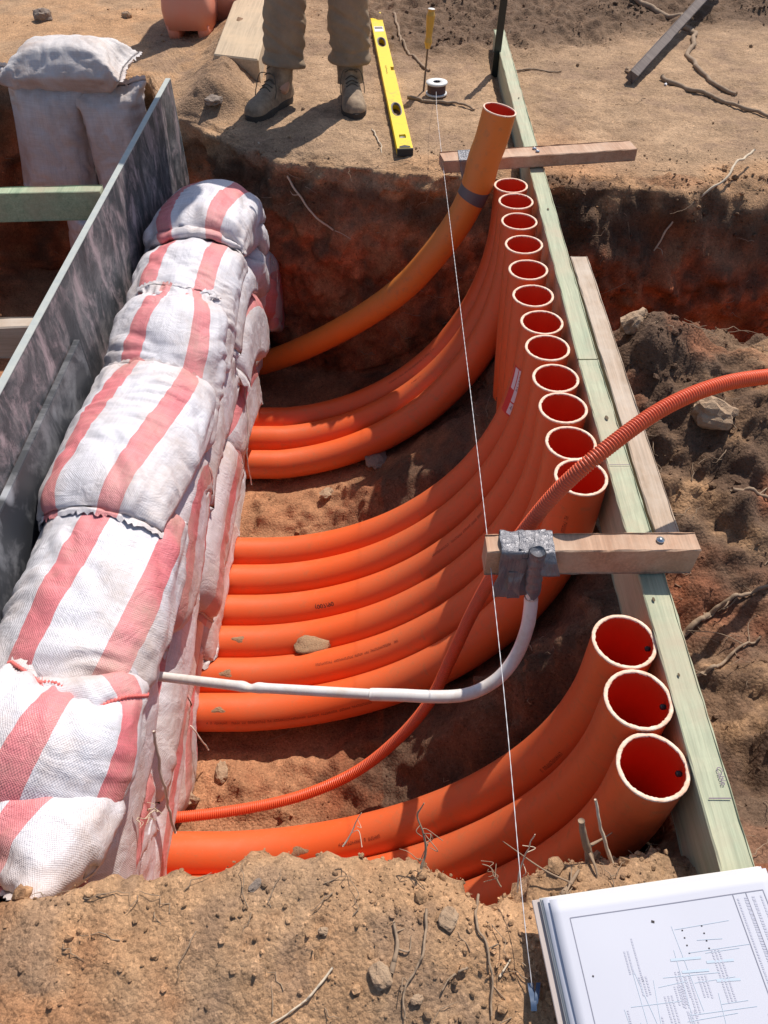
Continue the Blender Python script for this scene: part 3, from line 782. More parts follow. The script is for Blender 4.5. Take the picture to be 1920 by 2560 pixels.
def bag_mesh(A, weld, m, label, name='sandbag', group=None, sub=1, flap=1, seed=0, cord=None, M=None, end=0, wr=1.):
    rng = np.random.default_rng(seed)
    # finer cloth with gathers at the sewn ends and slack folds over the body
    A = np.stack([refine(A[0]), refine(A[1])]); weld = np.kron(weld, np.ones((2, 2), bool))[:-1, :-1]
    _, nu, nv, _ = A.shape; flap = flap*2; sub = 0
    weld = np.zeros((nu, nv), bool); weld[:, 0] = weld[:, -1] = True; weld[:flap+1] = True; weld[nu-1-flap:] = True
    uu, vv = np.meshgrid(np.linspace(0, 1, nu), np.linspace(0, 1, nv), indexing='ij'); de = np.minimum(uu, 1-uu)*.6; ds = np.minimum(vv, 1-vv)*.42
    for s_ in (0, 1):
        o_ = seed*3.1+s_*40; z_ = np.zeros(uu.size)+o_
        w1_ = perlin(np.stack([uu.ravel()*2.2*3, vv.ravel()*17, z_], 1)).reshape(uu.shape)*np.exp(-de/.10)
        warp = perlin(np.stack([uu.ravel()*3, vv.ravel()*3, z_+7], 1)).reshape(uu.shape)*.12
        w2_ = perlin(np.stack([(uu+warp).ravel()*15, vv.ravel()*3.2, z_+3], 1)).reshape(uu.shape); w2_ = -np.abs(w2_)*2+.6
        w3_ = perlin(np.stack([((uu+vv*.5+warp)*7).ravel(), ((vv-uu*.4)*5).ravel(), z_+9], 1)).reshape(uu.shape); w3_ = -np.abs(w3_)*2+.6
        m3 = np.clip(perlin(np.stack([uu.ravel()*2.4, vv.ravel()*2, z_+21], 1)).reshape(uu.shape)*2+.35, 0, 1)
        d_ = (.0050*w1_ + .0042*w2_*(m3*.9+.6*np.exp(-ds/.05)) + .0055*w3_*(1-m3)*.8 + .003*perlin(np.stack([uu.ravel()*5, vv.ravel()*4, z_+5], 1)).reshape(uu.shape))*wr
        d_ *= sstep(0, .03, ds)*.85+.15
        n_ = grid_normals(A[s_])*(1 if s_ == 0 else -1)
        up_ = 1 if (n_[nu//2, nv//2, 2] > 0) == (s_ == 0) else -1
        A[s_] += n_*up_*np.where(weld, d_*.35*(0 if s_ else 1), d_)[..., None]
    A[1][weld] = A[0][weld]
    for e_, row in ((0, 0), (1, nu-1)):
        A[:, row, :, 2] += rng.normal(size=nv)*.002
        jit = rng.normal(size=nv)*.0035; dirv = A[:, row]-A[:, 1 if row == 0 else nu-2]; dirv /= np.linalg.norm(dirv, axis=-1, keepdims=True)+1e-9
        A[:, row] += dirv*jit[:, None]
    idx = np.full((2, nu, nv), -1); V = []; UV = []
    for s in (0, 1):
        for i in range(nu):
            for j in range(nv):
                if s == 1 and weld[i, j]: idx[1, i, j] = idx[0, i, j]; continue
                idx[s, i, j] = len(V); V.append(A[s, i, j]); UV.append((j/(nv-1), i/(nu-1)*1.0))
    F = []
    for s in (0, 1):
        for i in range(nu-1):
            for j in range(nv-1):
                if s == 1 and (i < flap or i >= nu-1-flap): continue
                q = [idx[s, i, j], idx[s, i+1, j], idx[s, i+1, j+1], idx[s, i, j+1]]
                if len(set(q)) < 3: continue
                F.append(q[::-1] if s == 0 else q)
    V = np.array(V)
    if M is not None: V = np.c_[V, np.ones(len(V))] @ np.array(M).T; V = V[:, :3]
    c = V.mean(0); base = np.array([c[0], c[1], V[:, 2].min()])
    t = thing(name, label, 'sandbag', tuple(base), 0, group)
    o = mesh_obj('woven_sack', V-base, F, m, t, True, UV)
    if sub: md = o.modifiers.new('smooth', 'SUBSURF'); md.levels = sub; md.render_levels = sub
    if cord is not None:
        row = flap if end == 0 else nu-1-flap
        pts = A[0, row]
        if M is not None: pts = (np.c_[pts, np.ones(len(pts))] @ np.array(M).T)[:, :3]
        pts = catmull(pts, 4); ph = np.arange(len(pts))*1.5
        r_ = .0032+.0011*np.sin(ph)
        up = np.array([0, 0, .0035]); vf = tube(pts+up, r_, 7, True, (0,0,1)); mesh_obj('seam_cord', vf[0]-base, vf[1], cord, t)
    return t, V
LB, WB = .62, .43
for_y = BY0+np.arange(BNY)*BD
bank = np.interp(for_y, [.0, .36, .42, .48], [.0, -.01, -.12, -1.2]); HM = np.maximum(HM, bank[None, :])
tier_name = ['bottom layer', 'second layer up', 'third layer up', 'fourth layer up', 'fifth layer up', 'sixth layer up', 'seventh layer up', 'eighth layer up']
spot_name = ['far end', 'beside the shaded back conduits', 'between two conduit bundles', 'beside the middle conduits', 'near end of the wall']
sid = 0
def column_level(y0, y1):
    ci = int((-.68-BX0)/BD); return np.median(HM[ci, int((y0-BY0)/BD):int((y1-BY0)/BD)])
for k in range(8):
    lev = column_level(1., 2.7)
    if lev > -.20: break
    xm = -.56+.10*min(1, (lev+.93)/.8)
    cys = [2.62, 2.10, 1.58, 1.10, .69] if k % 2 == 0 else [2.84, 2.34, 1.84, 1.32, .80]
    for q, cy in enumerate(cys):
        cy += random.uniform(-.03, .03)*(q < 4); Lq = .50 if q == 4 and k % 2 == 0 else .66
        xq = xm+random.uniform(-.03, .035); ww = (xq+.80)*1.42+random.uniform(-.01, .03)
        cx = (xq-.80)/2+random.uniform(0, .03); yaw = random.uniform(-.16, .16); tied = (k, q) in ((1, 2), (2, 1), (3, 3), (0, 4), (4, 1))
        lab_ = 'striped sandbag in the wall side, %s, %s' % (tier_name[k], spot_name[q])
        A, wd = simulate_bag(Lq, ww, cx, cy, yaw, 30, 20, HM, fill=random.uniform(1.3, 1.65), steps=50, iters=7, seed=sid, xmax=xq+.005, neck=(4 if tied else 0))
        raster(A, HM)
        bag_mesh(A, wd, (M_bag3, M_bag, M_bag2)[sid % 3], lab_, group='sandbags in the side of the wall', seed=sid, cord=M_cord if sid % 3 == 0 else None)
        sid += 1
fi = int((-.47-BX0)/BD); HM[:fi, int((.36-BY0)/BD):int((.68-BY0)/BD)] = np.maximum(HM[:fi, int((.36-BY0)/BD):int((.68-BY0)/BD)], -.13)
print('side bags', round(time.time()-T0, 1), 'top', np.round([HM[int((-.62-BX0)/BD), int((y_-BY0)/BD)] for y_ in (.5, 1, 1.5, 2, 2.5)], 2))
# small extra layers at the back end lift the farthest bags
for q, (cy, nm) in enumerate(((2.74, 'dusty sandbag two below the farthest top bag'), (2.30, 'dusty sandbag tucked under the second farthest top bag'), (2.70, 'dusty sandbag directly under the farthest top bag'))):
    A, wd = simulate_bag(.56, .42, -.63, cy, .05-.1*q, 30, 20, HM, fill=1.15, steps=50, iters=7, seed=70+q, xmax=-.455)
    raster(A, HM); bag_mesh(A, wd, M_bag, nm, group='sandbags in the side of the wall', seed=70+q)
tops = [
 (-.640, .585, -.20, .64, .41, M_bag2, 'nearest big sandbag on top of the wall, red and white stitched seam across its end', 0, M_cordr),
 (-.625, 2.16, -.02, .60, .41, M_bag, 'striped sandbag just in front of the farthest top bag', 0, None),
 (-.615, 2.62, -.04, .66, .42, M_bag, 'farthest sandbag on top of the wall, two broad pink stripes, partly shaded', 0, None),
 (-.640, 1.00, -.18, .60, .42, M_bag2, 'shiny striped sandbag on top between the seamed near bag and the creased one', 0, None),
 (-.640, 1.84, -.08, .64, .40, M_bag, 'top sandbag whose open mouth flops back over the bag behind it', 5, None),
 (-.640, 1.44, -.14, .60, .41, M_bag, 'dusty creased sandbag with white hem lying over the shiny bag', 0, None),
]
order = [1, 2, 4, 3, 5, 0]
for q in order:
    cx, cy, yaw, L_, W_, m_, lb, nk, cd_ = tops[q]
    A, wd = simulate_bag(L_, W_, cx, cy, yaw, 46, 33, HM, fill=(.98, 1.0, 1.08, .98, .86, .95)[q] if q else .80, steps=64, iters=9, seed=90+q, xmax=-.462, neck=(41 if nk else 0))
    raster(A, HM); bag_mesh(A, wd, m_, lb, wr=1.9, group='striped sandbags on top of the wall', seed=90+q, cord=cd_, end=1)
print('top bags', round(time.time()-T0, 1))

# plain white bags stacked against the far bank of the left pit
A1, w1_ = simulate_bag(.62, .42, 0, 0, 0, 36, 26, None, fill=1.35, steps=40, iters=7, grav=0, seed=200)
A2, w2_ = simulate_bag(.60, .42, 0, 0, 0, 36, 26, None, fill=1.25, steps=40, iters=7, grav=0, seed=201, neck=31)
A3, w3_ = simulate_bag(.66, .43, 0, 0, 0, 36, 26, None, fill=1.3, steps=40, iters=7, grav=0, seed=205); A3 = A3-A3.mean((0,1,2))
c1 = A1.mean((0,1,2)); A1 = A1-c1; c2 = A2.mean((0,1,2)); A2 = A2-c2
def pose(loc, rx, ry, rz, s=1.): return Matrix.Translation(loc) @ Matrix.Rotation(rz, 4, 'Z') @ Matrix.Rotation(ry, 4, 'Y') @ Matrix.Rotation(rx, 4, 'X') @ Matrix.Scale(s, 4)
wb = [(A1, w1_, (-1.40, 3.80, .085), 0, .0, PI/2, 1.0, 'plain white sandbag lying across the top of the left stack'),
      (A3, w3_, (-1.52, 3.70, -.20), PI/2-.12, .14, .1, 1.0, 'plain grey white sandbag standing upright on the left of the left stack'),
      (A3, w3_, (-1.215, 3.68, -.22), PI/2-.12, -.08, -.15, .95, 'plain grey white sandbag standing upright beside the board end, right one of the left stack'),
      (A2, w2_, (-1.42, 3.60, -.62), PI/2-.08, .12, .1, .95, 'pinkish dusty sandbag low in the left stack with its tied neck up'),
      (A1, w1_, (-1.16, 3.62, -.66), PI/2-.05, -.05, -.1, .95, 'dark shaded sandbag low in the left stack next to the board')]
for q, (A, wd, loc, rx, ry, rz, s_, lb) in enumerate(wb):
    bag_mesh(A, wd, M_bagw, lb, group='plain sandbags in the left pit', seed=300+q, wr=1.6, M=pose(loc, rx, ry, rz, s_))
# a pink corner of a bag at the right edge of the far trench
bag_mesh(A2, w2_, M_bag3, 'pinkish sandbag corner poking in at the right edge of the far trench', seed=310, M=pose((1.78, 2.10, -.35), .3, .2, 1.2, .8))

# ------------------------------------------------------------------ form board beside the bags
M_board = mat('film_faced_board', (.12, .12, .13), .55); N = NT(M_board); c = N.coord()
s1 = N.noise(N.mapping(c, (1, 2.6, 3)), 2.4, 10, .74, .3)
a = N.ramp(s1, [(.36, (.025, .028, .032)), (.49, (.075, .077, .085)), (.60, (.19, .175, .18)), (.76, (.42, .35, .34))])
s2 = N.noise(N.mapping(c, (1, 7, 4)), 1.6, 8, .72, .6)
a = N.mix(N.ramp(s2, [(.48, G3(0)), (.62, G3(1))]), a, (.38, .30, .31))
s3 = N.noise(N.mapping(c, (1, 6, 1.5)), 1.2, 5, .7); a = N.mix(N.math('MULTIPLY', N.ramp(s3, [(.50, G3(0)), (.60, G3(1))]), .8), a, (.028, .032, .038))
N.color(a); N.normal(N.bump(N.noise(c, 34, 6, .7), .5, .004))
M_boarddark = mat('dark_film_board', (.06, .062, .068), .4); N = NT(M_boarddark); c = N.coord()
a = N.mix(N.ramp(N.noise(N.mapping(c, (1, 3, 2)), 3.2, 7, .7, .4), [(.48, G3(0)), (.64, G3(1))]), (.045, .048, .055), (.20, .20, .21))
a = N.mix(N.ramp(N.voro(N.mapping(c, (1, 5, 3.2)), 1.6), [(.13, G3(1)), (.22, G3(0))]), a, (.36, .37, .39)); N.color(a)
M_edge = mat('board_edge', (.42, .44, .40), .7); N = NT(M_edge); N.color(N.mix(N.noise(N.coord(), 30, 6, .7), (.28, .32, .34), (.56, .56, .48)))
bt = thing('form_board', 'long grey stained formwork board standing upright between the sandbag wall and left pit', 'board', (-.834, 1.3, -.85))
V, F = box(.017, 4.0, 1.054, .0015, (0, -.04, .527)); mesh_obj('board_face', V, F, M_board, bt, False)
V, F = box(.019, 4.002, .004, .001, (0, -.04, 1.0566)); mesh_obj('top_edge', V, F, M_edge, bt, False)
V, F = box(.019, .004, 1.054, .001, (0, 1.9625, .527)); mesh_obj('end_edge', V, F, M_edge, bt, False)
pt = thing('dark_panel', 'darker spotted panel leaning flat against the form board behind the near sandbags', 'board', (-.8135, .9, -.7))
V, F = box(.014, 1.66, .76, .0015, (0, 0, .38)); mesh_obj('panel_face', V, F, M_boarddark, pt, False)
V, F = box(.015, 1.661, .003, .0008, (0, 0, .7622)); mesh_obj('top_edge', V, F, M_boarddark, pt, False)
tb = timber('brace_timber', (-2.6, 2.20, .175), (-.846, 2.285, .175), .045, .09, M_greenx, seed=1); tag(tb, 'green treated timber brace running from the left edge to the back half of the board', 'timber')
tb = timber('brace_timber', (-2.6, 1.50, .16), (-.846, 1.60, .16), .045, .09, M_plank, seed=2); tag(tb, 'brown weathered timber brace meeting the board lower left, below the green one', 'timber')

# ------------------------------------------------------------------ rail, planks, crossbars
def rail_piece(p0, p1, label, seed):
    t = thing('rail_timber', label, 'timber', tuple(p0), 0); o = timber('board', Vector(p0)-Vector(p0), Vector(p1)-Vector(p0), .052, .14, M_green, None, n=60, seed=seed)
    o.parent = t; return t
r1 = rail_piece((.564, 4.32, .02), (.514, 1.612, .02), 'green treated timber rail, long back piece from the black post to the butt joint', 5)
r2 = rail_piece((.5135, 1.606, .02), (.507, .16, .02), 'green treated timber rail, near piece from the butt joint to under the drawings', 6)
def knot(t, x, y, r, z=.0905):
    V, F = lathe([(0, .0006), (r*.5, .0008), (r, .0)], 10); V = V*np.array([.7, 1.3, 1]); o = mesh_obj('knot', V+np.array([x, y, z])-np.array(t.location), F, M_knot, t)
knot(r2, .515, 1.38, .006); knot(r2, .50, .86, .004); knot(r1, .53, 2.42, .005); knot(r1, .535, 2.78, .006); knot(r1, .552, 3.4, .005); knot(r2, .505, .70, .003)
M_pencil = mat('pencil_mark', (.16, .10, .16), .7)
V, F = box(.034, .0016, .0004, 0, (.512, .485, .0905)); mesh_obj('pencil_line', V-np.array(r2.location), F, M_pencil, r2, False)
V, F = box(.045, .0012, .0004, 0, (.512, 1.222, .0905)); mesh_obj('pencil_line', V-np.array(r2.location), F, M_pencil, r2, False)
V, F = text_vf('Cable', .013); V = V @ np.array(Matrix.Rotation(-PI/2, 3, 'Z')).T + np.array([.520, .535, .0908]); mesh_obj('pencil_writing', V-np.array(r2.location), F, M_pencil, r2, False)
o = timber('side_plank', (.580, 2.125, .045), (.568, 1.005, .045), .050, .085, M_plank, seed=8); tag(o, 'pale brown weathered plank lying against the right side of the green rail', 'timber')
def cross(p0, p1, label, seed, screws, bw=.046, bh=.070):
    t = thing('crossbar', label, 'timber', tuple(p0)); o = timber('batten', Vector((0,0,0)), Vector(p1)-Vector(p0), bw, bh, M_hard, None, n=24, seed=seed); o.parent = t
    for (x, y) in screws:
        V, F = lathe([(0, .0035), (.003, .0036), (.0034, .0022), (.0075, .0015), (.0078, 0)], 14); z = p0[2]+bh/2+.0002
        mesh_obj('screw', V+np.array([x, y, z])-np.array(p0), F, M_steel, t)
    return t
cb1 = cross((.190, .938, .1255), (.585, .943, .1255), 'near brown hardwood crossbar over the rail with the white pipe taped to it', 21, [(.515, .945)])
cb2 = cross((.199, 2.716, .1135), (.884, 2.820, .1135), 'far brown hardwood crossbar over the rail behind the single taped conduit', 22, [(.528, 2.785), (.536, 2.762)], .080, .042)

# ------------------------------------------------------------------ black post, stake
V, F = tube([(0,0,-.12),(0,0,1.35)], .010, 4); V2, F2 = box(.034, .006, .62, .001, (0, 0, .19)); V3, F3 = box(.006, .024, .62, .001, (0, .015, .19))
t = thing('black_post', 'black steel star post standing beside the far end of the green rail', 'post', (.520, 3.985, 0)); t.rotation_euler = (.0, .035, .25)
mesh_obj('flange', V2, F2, M_black, t, False); mesh_obj('web', V3, F3, M_black, t, False)
o = timber('wooden_stake', (1.135, 3.88, .015), (1.95, 5.28, .10), .045, .045, M_grey, roll=.5, seed=31); tag(o, 'dark grey wooden stake lying diagonally on the far soil, top right', 'stake')

# ------------------------------------------------------------------ spirit level
def make_level():
    t = thing('spirit_level', 'long yellow spirit level with two oval hand holes lying on the far bank', 'level', (.081, 3.05, .002)); a = math.atan2(-.130, 1.80)
    t.rotation_euler = (0, 0, -a)
    t.rotation_euler = (0, 0, .072)
    import bmesh
    L, W_, H_ = 1.80, .060, .026
    # outline plate with holes, extruded
    holes = [(.40, .075, .020, 'o'), (1.29, .075, .020, 'o'), (.115, .021, .0130, 'r'), (1.70, .021, .0130, 'r')]
    cu = bpy.data.curves.new('lv', 'CURVE'); cu.dimensions = '2D'; cu.fill_mode = 'BOTH'; cu.extrude = H_/2; cu.bevel_depth = .0008
    def poly(pts):
        s = cu.splines.new('POLY'); s.points.add(len(pts)-1); s.use_cyclic_u = True
        for p, q in zip(s.points, pts): p.co = (q[0], q[1], 0, 1)
    notch0, notch1 = .875, .925
    poly([(-W_/2, 0), (W_/2, 0), (W_/2, notch0), (W_/2-.016, notch0), (W_/2-.016, notch1), (W_/2, notch1), (W_/2, L), (-W_/2, L)])
    for y, hl, hw, k in holes:
        if k == 'o': poly([(hw*math.cos(b)*1.0, y+hl*(abs(math.sin(b))**.7)*math.copysign(1, math.sin(b))) for b in np.linspace(0, 2*PI, 28, endpoint=False)])
        else: poly([(-hw, y-hl*.9), (hw, y-hl*.9), (hw*1.1, y), (hw, y+hl*.9), (-hw, y+hl*.9), (-hw*1.1, y)])
    tmp = bpy.data.objects.new('lv', cu); col.objects.link(tmp); dg = bpy.context.evaluated_depsgraph_get()
    me = bpy.data.meshes.new_from_object(tmp.evaluated_get(dg)); bpy.data.objects.remove(tmp)
    me.transform(Matrix.Translation((0, 0, H_/2+.001))); me.materials.clear(); me.materials.append(M_yellow)
    b = bpy.data.objects.new('body', me); link(b, t)
    for y, hl, hw, k in holes:
        if k == 'o':
            a_ = np.linspace(0, 2*PI, 28, endpoint=False); ring = [];
            for (dr, z) in ((-.0045, H_-.006), (-.003, H_+.0022), (.0015, H_+.0026), (.002, H_-.004)):
                ring.append(np.stack([(hw+dr)*np.cos(a_), y+(hl+dr)*(np.abs(np.sin(a_))**.7)*np.sign(np.sin(a_)), np.full(28, z)], 1))
            V = np.concatenate(ring); F = [[q*28+j, q*28+(j+1) % 28, (q+1)*28+(j+1) % 28, (q+1)*28+j] for q in range(3) for j in range(28)]
            mesh_obj('hand_hole_grip', V, F, M_greygrip, t)
        else:
            V, F = box(hw*2-.003, .030, .012, .002, (0, y, H_/2)); fr = mesh_obj('vial_block', V, F, M_greygrip, t, False)
            V, F = tube([(-hw+.003, y, H_/2+.007), (hw-.003, y, H_/2+.007)], .0055, 12); mesh_obj('vial', V, F, M_vial, fr)
    V, F = tube([(W_/2-.008, notch0+.004, H_/2), (W_/2-.008, notch1-.004, H_/2)], .0065, 12); mesh_obj('vial', V, F, M_vial, t)
    V, F = box(.0012, .046, H_-.004, 0, (W_/2-.0152, .9, H_/2+.001)); mesh_obj('vial_window', V, F, M_greygrip, t, False)
    for y, s in ((-.004, 1), (L+.004, -1)):
        V, F = box(W_+.002, .010, H_+.002, .002, (0, y, H_/2+.001)); cp = mesh_obj('end_cap', V, F, M_rubber, t, False)
        V = np.array([(-.022, y+s*.006, H_+.0032), (.022, y+s*.006, H_+.0032), (.020, y+s*.020, H_+.0032), (0, y+s*.030, H_+.0032), (-.020, y+s*.020, H_+.0032)]); mesh_obj('end_window', V, [[0,1,2,3,4]], M_rubber, cp, False)
    V, F = box(.046, .085, .0006, 0, (0, 1.50, H_+.0022)); lb = mesh_obj('label', V, F, M_label, t, False)
    V, F = box(.040, .036, .0004, 0, (0, 1.516, H_+.0028)); mesh_obj('label_panel', V, F, M_greygrip, lb, False)
    rng = np.random.default_rng(3); parts = []
    for k in range(13):
        parts.append(box(.004, .0016, .0004, 0, (-.006+rng.uniform(-.003, .003), .83+k*.009, H_+.0024))); parts.append(box(.0014, .006, .0004, 0, (-.006+rng.uniform(-.004, .004), .832+k*.009, H_+.0024)))
    V, F = join(*parts); mesh_obj('printed_text', V, F, M_ink, t, False)
    return t
make_level()

# ------------------------------------------------------------------ screwdriver peg, spool, string line
t = thing('screwdriver_peg', 'long screwdriver with amber handle stuck upright in the soil beside the string spool', 'screwdriver', (.178, 3.755, 0)); t.rotation_euler = (-.05, .07, 0)
V, F = tube([(0,0,-.08),(0,0,.175)], .0042, 10); mesh_obj('shaft', V, F, mat('rusty_shaft', (.14, .09, .07), .6), t)
V, F = lathe([(0,.165),(.009,.166),(.012,.175),(.017,.19),(.0130,.21),(.019,.29),(.0130,.306),(.016,.313),(0,.314)], 12); mesh_obj('handle', V, F, M_handle, t, False)
V, F = lathe([(0,.3145),(.0145,.3146),(.0155,.3125)], 16); mesh_obj('handle_cap', V, F, M_spool, t)
SPX, SPY = .232, 3.70
t = thing('string_spool', 'small white rimmed spool of builders line sitting on the far soil', 'spool', (SPX, SPY, .003))
for z in (0, .044):
    V, F = lathe([(.016, z), (.047, z), (.0475, z+.003), (.047, z+.007), (.016, z+.007), (.016, z)], 36); mesh_obj('flange', V, F, M_spool, t)
V, F = lathe([(.016, 0), (.016, .051)], 24); mesh_obj('core', V, F[::1], M_spoold, t)
pr_ = [(.040+.0012*math.sin(k*2.2), .007+k*.0024) for k in range(16)]; V, F = lathe(pr_, 36); mesh_obj('wound_line', V, F, M_spoold, t)
SL = [(SPX-.004, SPY-.047, .03), (.2065, 3.134, .104), (.2045, 2.2, .108), (.203, 1.3, .112), (.200, .70, .105), (.197, .36, .07), (.203, .262, .03), (.206, .243, .012)]
pl = resample(catmull(SL, 30), 900); ph = np.arange(900)*1.1
V, F = tube(pl, .00062+.00016*np.sin(ph), 6, True, (1,0,0)); o = mesh_obj('string_line', V, F, M_string); tag(o, 'taut white string line stretched across the pit from the spool to the near bank', 'string')
rb = thing('blue_ribbon', 'small blue ribbon tied on the near end of the string line', 'ribbon', (.203, .25, .02))
V, F = quad_grid(.008, .034, 4, 8); V = V.copy(); V[:, 2] = .004*np.sin(V[:, 1]*160)+.004; V[:, 0] -= .004; V[:, 1] -= .03
V2, F2 = quad_grid(.006, .026, 4, 6); V2 = V2.copy(); V2[:, 2] = .006+.003*np.sin(V2[:, 1]*190); V2[:, 0] += V2[:, 1]*.3; V2[:, 1] -= .022
mesh_obj('ribbon_tail', V, F, M_ribbon, rb); mesh_obj('ribbon_tail', V2, F2, M_ribbon, rb)

# ------------------------------------------------------------------ corrugated conduit
CP = [(1.30,1.52,.12),(1.02,1.38,.24),(.812,1.266,.30),(.650,1.194,.33),(.517,1.124,.325),(.391,1.045,.28),(.326,1.028,.20),(.278,1.020,.10),(.255,1.035,.0),(.236,1.058,-.1),(.205,1.075,-.27),(.169,1.058,-.42),(.114,1.001,-.55),(.025,.957,-.68),(-.088,.916,-.78),(-.241,.877,-.84),(-.419,.848,-.862),(-.611,.83,-.87),(-.75,.83,-.87)]
pl = resample(catmull(CP, 16), 3000); dl = np.linalg.norm(np.diff(pl, axis=0), axis=1).sum(); per = .0058; npp = int(dl/per*5); pl = resample(catmull(CP, 30), npp)
ph = np.arange(npp) % 5; rad = np.array([.0128, .0152, .0155, .0152, .0128])[ph]
ct = thing('corrugated_conduit', 'thin ribbed orange hose looping over the rail and down to the near sandbags', 'conduit', tuple(CP[0]))
V, F = tube(pl, rad, 18, True); mesh_obj('ribbed_tube', V-np.array(CP[0]), F, M_corr, ct)

# ------------------------------------------------------------------ white pipe
WP = [(-.70,.985,-.335),(-.525,.933,-.30),(-.293,.874,-.25),(-.0145,.839,-.22),(.107,.828,-.21)]
wt_ = thing('white_pipe', 'white plastic pipe bending up out of the sandbags, taped to the near crossbar', 'pipe', tuple(WP[1])); L0 = np.array(WP[1])
pl = resample(np.array(WP), 220); s = np.r_[0, np.cumsum(np.linalg.norm(np.diff(pl, axis=0), axis=1))]
rad = np.full(220, .0112); kk = np.abs(s-s[np.argmin(np.abs(pl[:, 0]+.293))]); a = np.linspace(0, 2*PI, 20, endpoint=False)
R2 = rad[:, None]*(1-.45*np.exp(-(kk/.010)**2)[:, None]*(np.clip(np.sin(a+.6), 0, 1))[None])*(1+.10*np.exp(-((kk-.02)/.012)**2))[:, None]
V, F = tube(pl, R2, 20, True); mesh_obj('straight_pipe', V-L0, F, M_white, wt_)
bend = [(-.030,.8405,-.2215),(.03,.836,-.2165),(.107,.829,-.211),(.165,.828,-.203),(.208,.833,-.182),(.245,.846,-.150),(.272,.866,-.105),(.286,.886,-.05),(.289,.900,-.005),(.287,.908,.035)]
pl = resample(catmull(bend, 12), 90); rad = np.full(90, .0136); rad[0] = .0128; rad[-1] = .0130
V, F = tube(pl, rad, 24, True); mesh_obj('sweep_bend', V-L0, F, M_white, wt_)
rs = [(.288,.908,.02),(.284,.9065,.09),(.279,.9045,.170)]
RZ = np.array(rs); V, F = tube(resample(RZ, 30), .0118, 24, True); mesh_obj('riser', V-L0, F, M_white, wt_)
V, F = tube([pl[-1]+np.array([0,0,-.0005]), pl[-1]+np.array([0,0,.0008])], .01325, 24, True); mesh_obj('glue_line', V-L0, F, M_tapeg, wt_)
RP2 = resample(RZ[::-1], 20)
V, F = text_vf('DEEP PVC', .0135)
def on_riser(V2, s0, a0):
    V2 = np.asarray(V2); return pipe_surface(RP2, .0121, s0+V2[:, 0], a0+V2[:, 1]/.0121)
best = min(np.linspace(0, 2*PI, 60), key=lambda a_: np.linalg.norm(pipe_surface(RP2, .013, np.array([.1]), np.array([a_]))[0]-np.array([0.12, 0, 1.25])))
mesh_obj('printed_text', on_riser(V*np.array([1, 1, 1]), .078, best-.45)-L0, F, M_ink, wt_, False)
# tape: round the riser top and over the near crossbar
tt = thing('silver_tape', 'crumpled silver duct tape binding the white pipe to the near crossbar', 'tape', (.27, .93, .12)); TL = np.array([.27, .93, .12])
def crumple(V, amp, seed, f=70):
    V = np.asarray(V, float); return V + amp*np.stack([perlin(V*f+seed), perlin(V*f+seed+31), perlin(V*f*1.0+seed+57)], 1)
a = np.linspace(0, 2*PI, 33)[:-1]; rings = []
zz = np.linspace(.176, .058, 26)
for q, z in enumerate(zz):
    cx = np.interp(z, [.02, .17], [.288, .279]); cy = np.interp(z, [.02, .17], [.908, .9045])
    r_ = .0153+.0008*math.sin(q*1.3) if q > 0 else .0135
    rings.append(np.stack([cx+r_*np.cos(a)*1.02, cy+r_*np.sin(a), np.full(32, z)+(.006*np.sin(a*2+1) if q == 25 else 0)+.004*np.sin(a)*(q/25)], 1))
V = np.concatenate(rings); F = [[q*32+j, q*32+(j+1) % 32, (q+1)*32+(j+1) % 32, (q+1)*32+j] for q in range(25) for j in range(32)]; F.append(list(range(32)))
mesh_obj('pipe_wrap', crumple(V, .0022, 3, 90)-TL, F, M_tape, tt)
# wrap over the bar: a sheet path over back, top, front and hanging below; two straps and a hanging flap
def strap(name, xa, xb, prof, seed, amp=.003, m=M_tape, skew=.0):
    pr2 = resample(np.array(prof), 60); xs = np.linspace(xa, xb, 26); V = []
    for i, x in enumerate(xs):
        for j, (y, z) in enumerate(pr2):
            V.append((x+skew*(pr2[j, 1]-.1), y, z))
    nn = 60; F = [[i*nn+j, (i+1)*nn+j, (i+1)*nn+j+1, i*nn+j+1] for i in range(25) for j in range(nn-1)]
    V = crumple(V, amp, seed, 38); 
    # never cut into the batten
    ins = (V[:, 1] > .9135) & (V[:, 1] < .9635) & (V[:, 2] > .089) & (V[:, 2] < .1622)
    V[:, 2] = np.where(ins & (V[:, 2] > .15), .1625, V[:, 2]); V[:, 1] = np.where(ins & (V[:, 2] <= .15) & (V[:, 1] < .94), .9128, V[:, 1])
    V[:, 1] = np.where(ins & (V[:, 2] <= .15) & (V[:, 1] >= .94), .9645, V[:, 1])
    o = mesh_obj(name, V-TL, F, m, tt); md = o.modifiers.new('solid', 'SOLIDIFY'); md.thickness = .0006
    return o
strap('bar_wrap', .212, .262, [(.9665,.070),(.9665,.1625),(.940,.1642),(.9105,.1635),(.906,.10),(.902,.06),(.900,.045)], 4, .0045, skew=.06)
strap('bar_wrap', .296, .330, [(.9665,.085),(.9665,.1625),(.940,.1640),(.9110,.1632),(.900,.150),(.890,.120)], 8, .002, skew=-.25)
strap('bar_wrap', .250, .305, [(.9665,.085),(.9665,.1630),(.940,.1650),(.9180,.1655)], 9, .005)
strap('hanging_tape', .236, .262, [(.905,.11),(.902,.07),(.900,.040)], 12, .006)
strap('hanging_tape', .256, .272, [(.9065,.15),(.905,.10),(.902,.048)], 15, .005, M_tapeg)
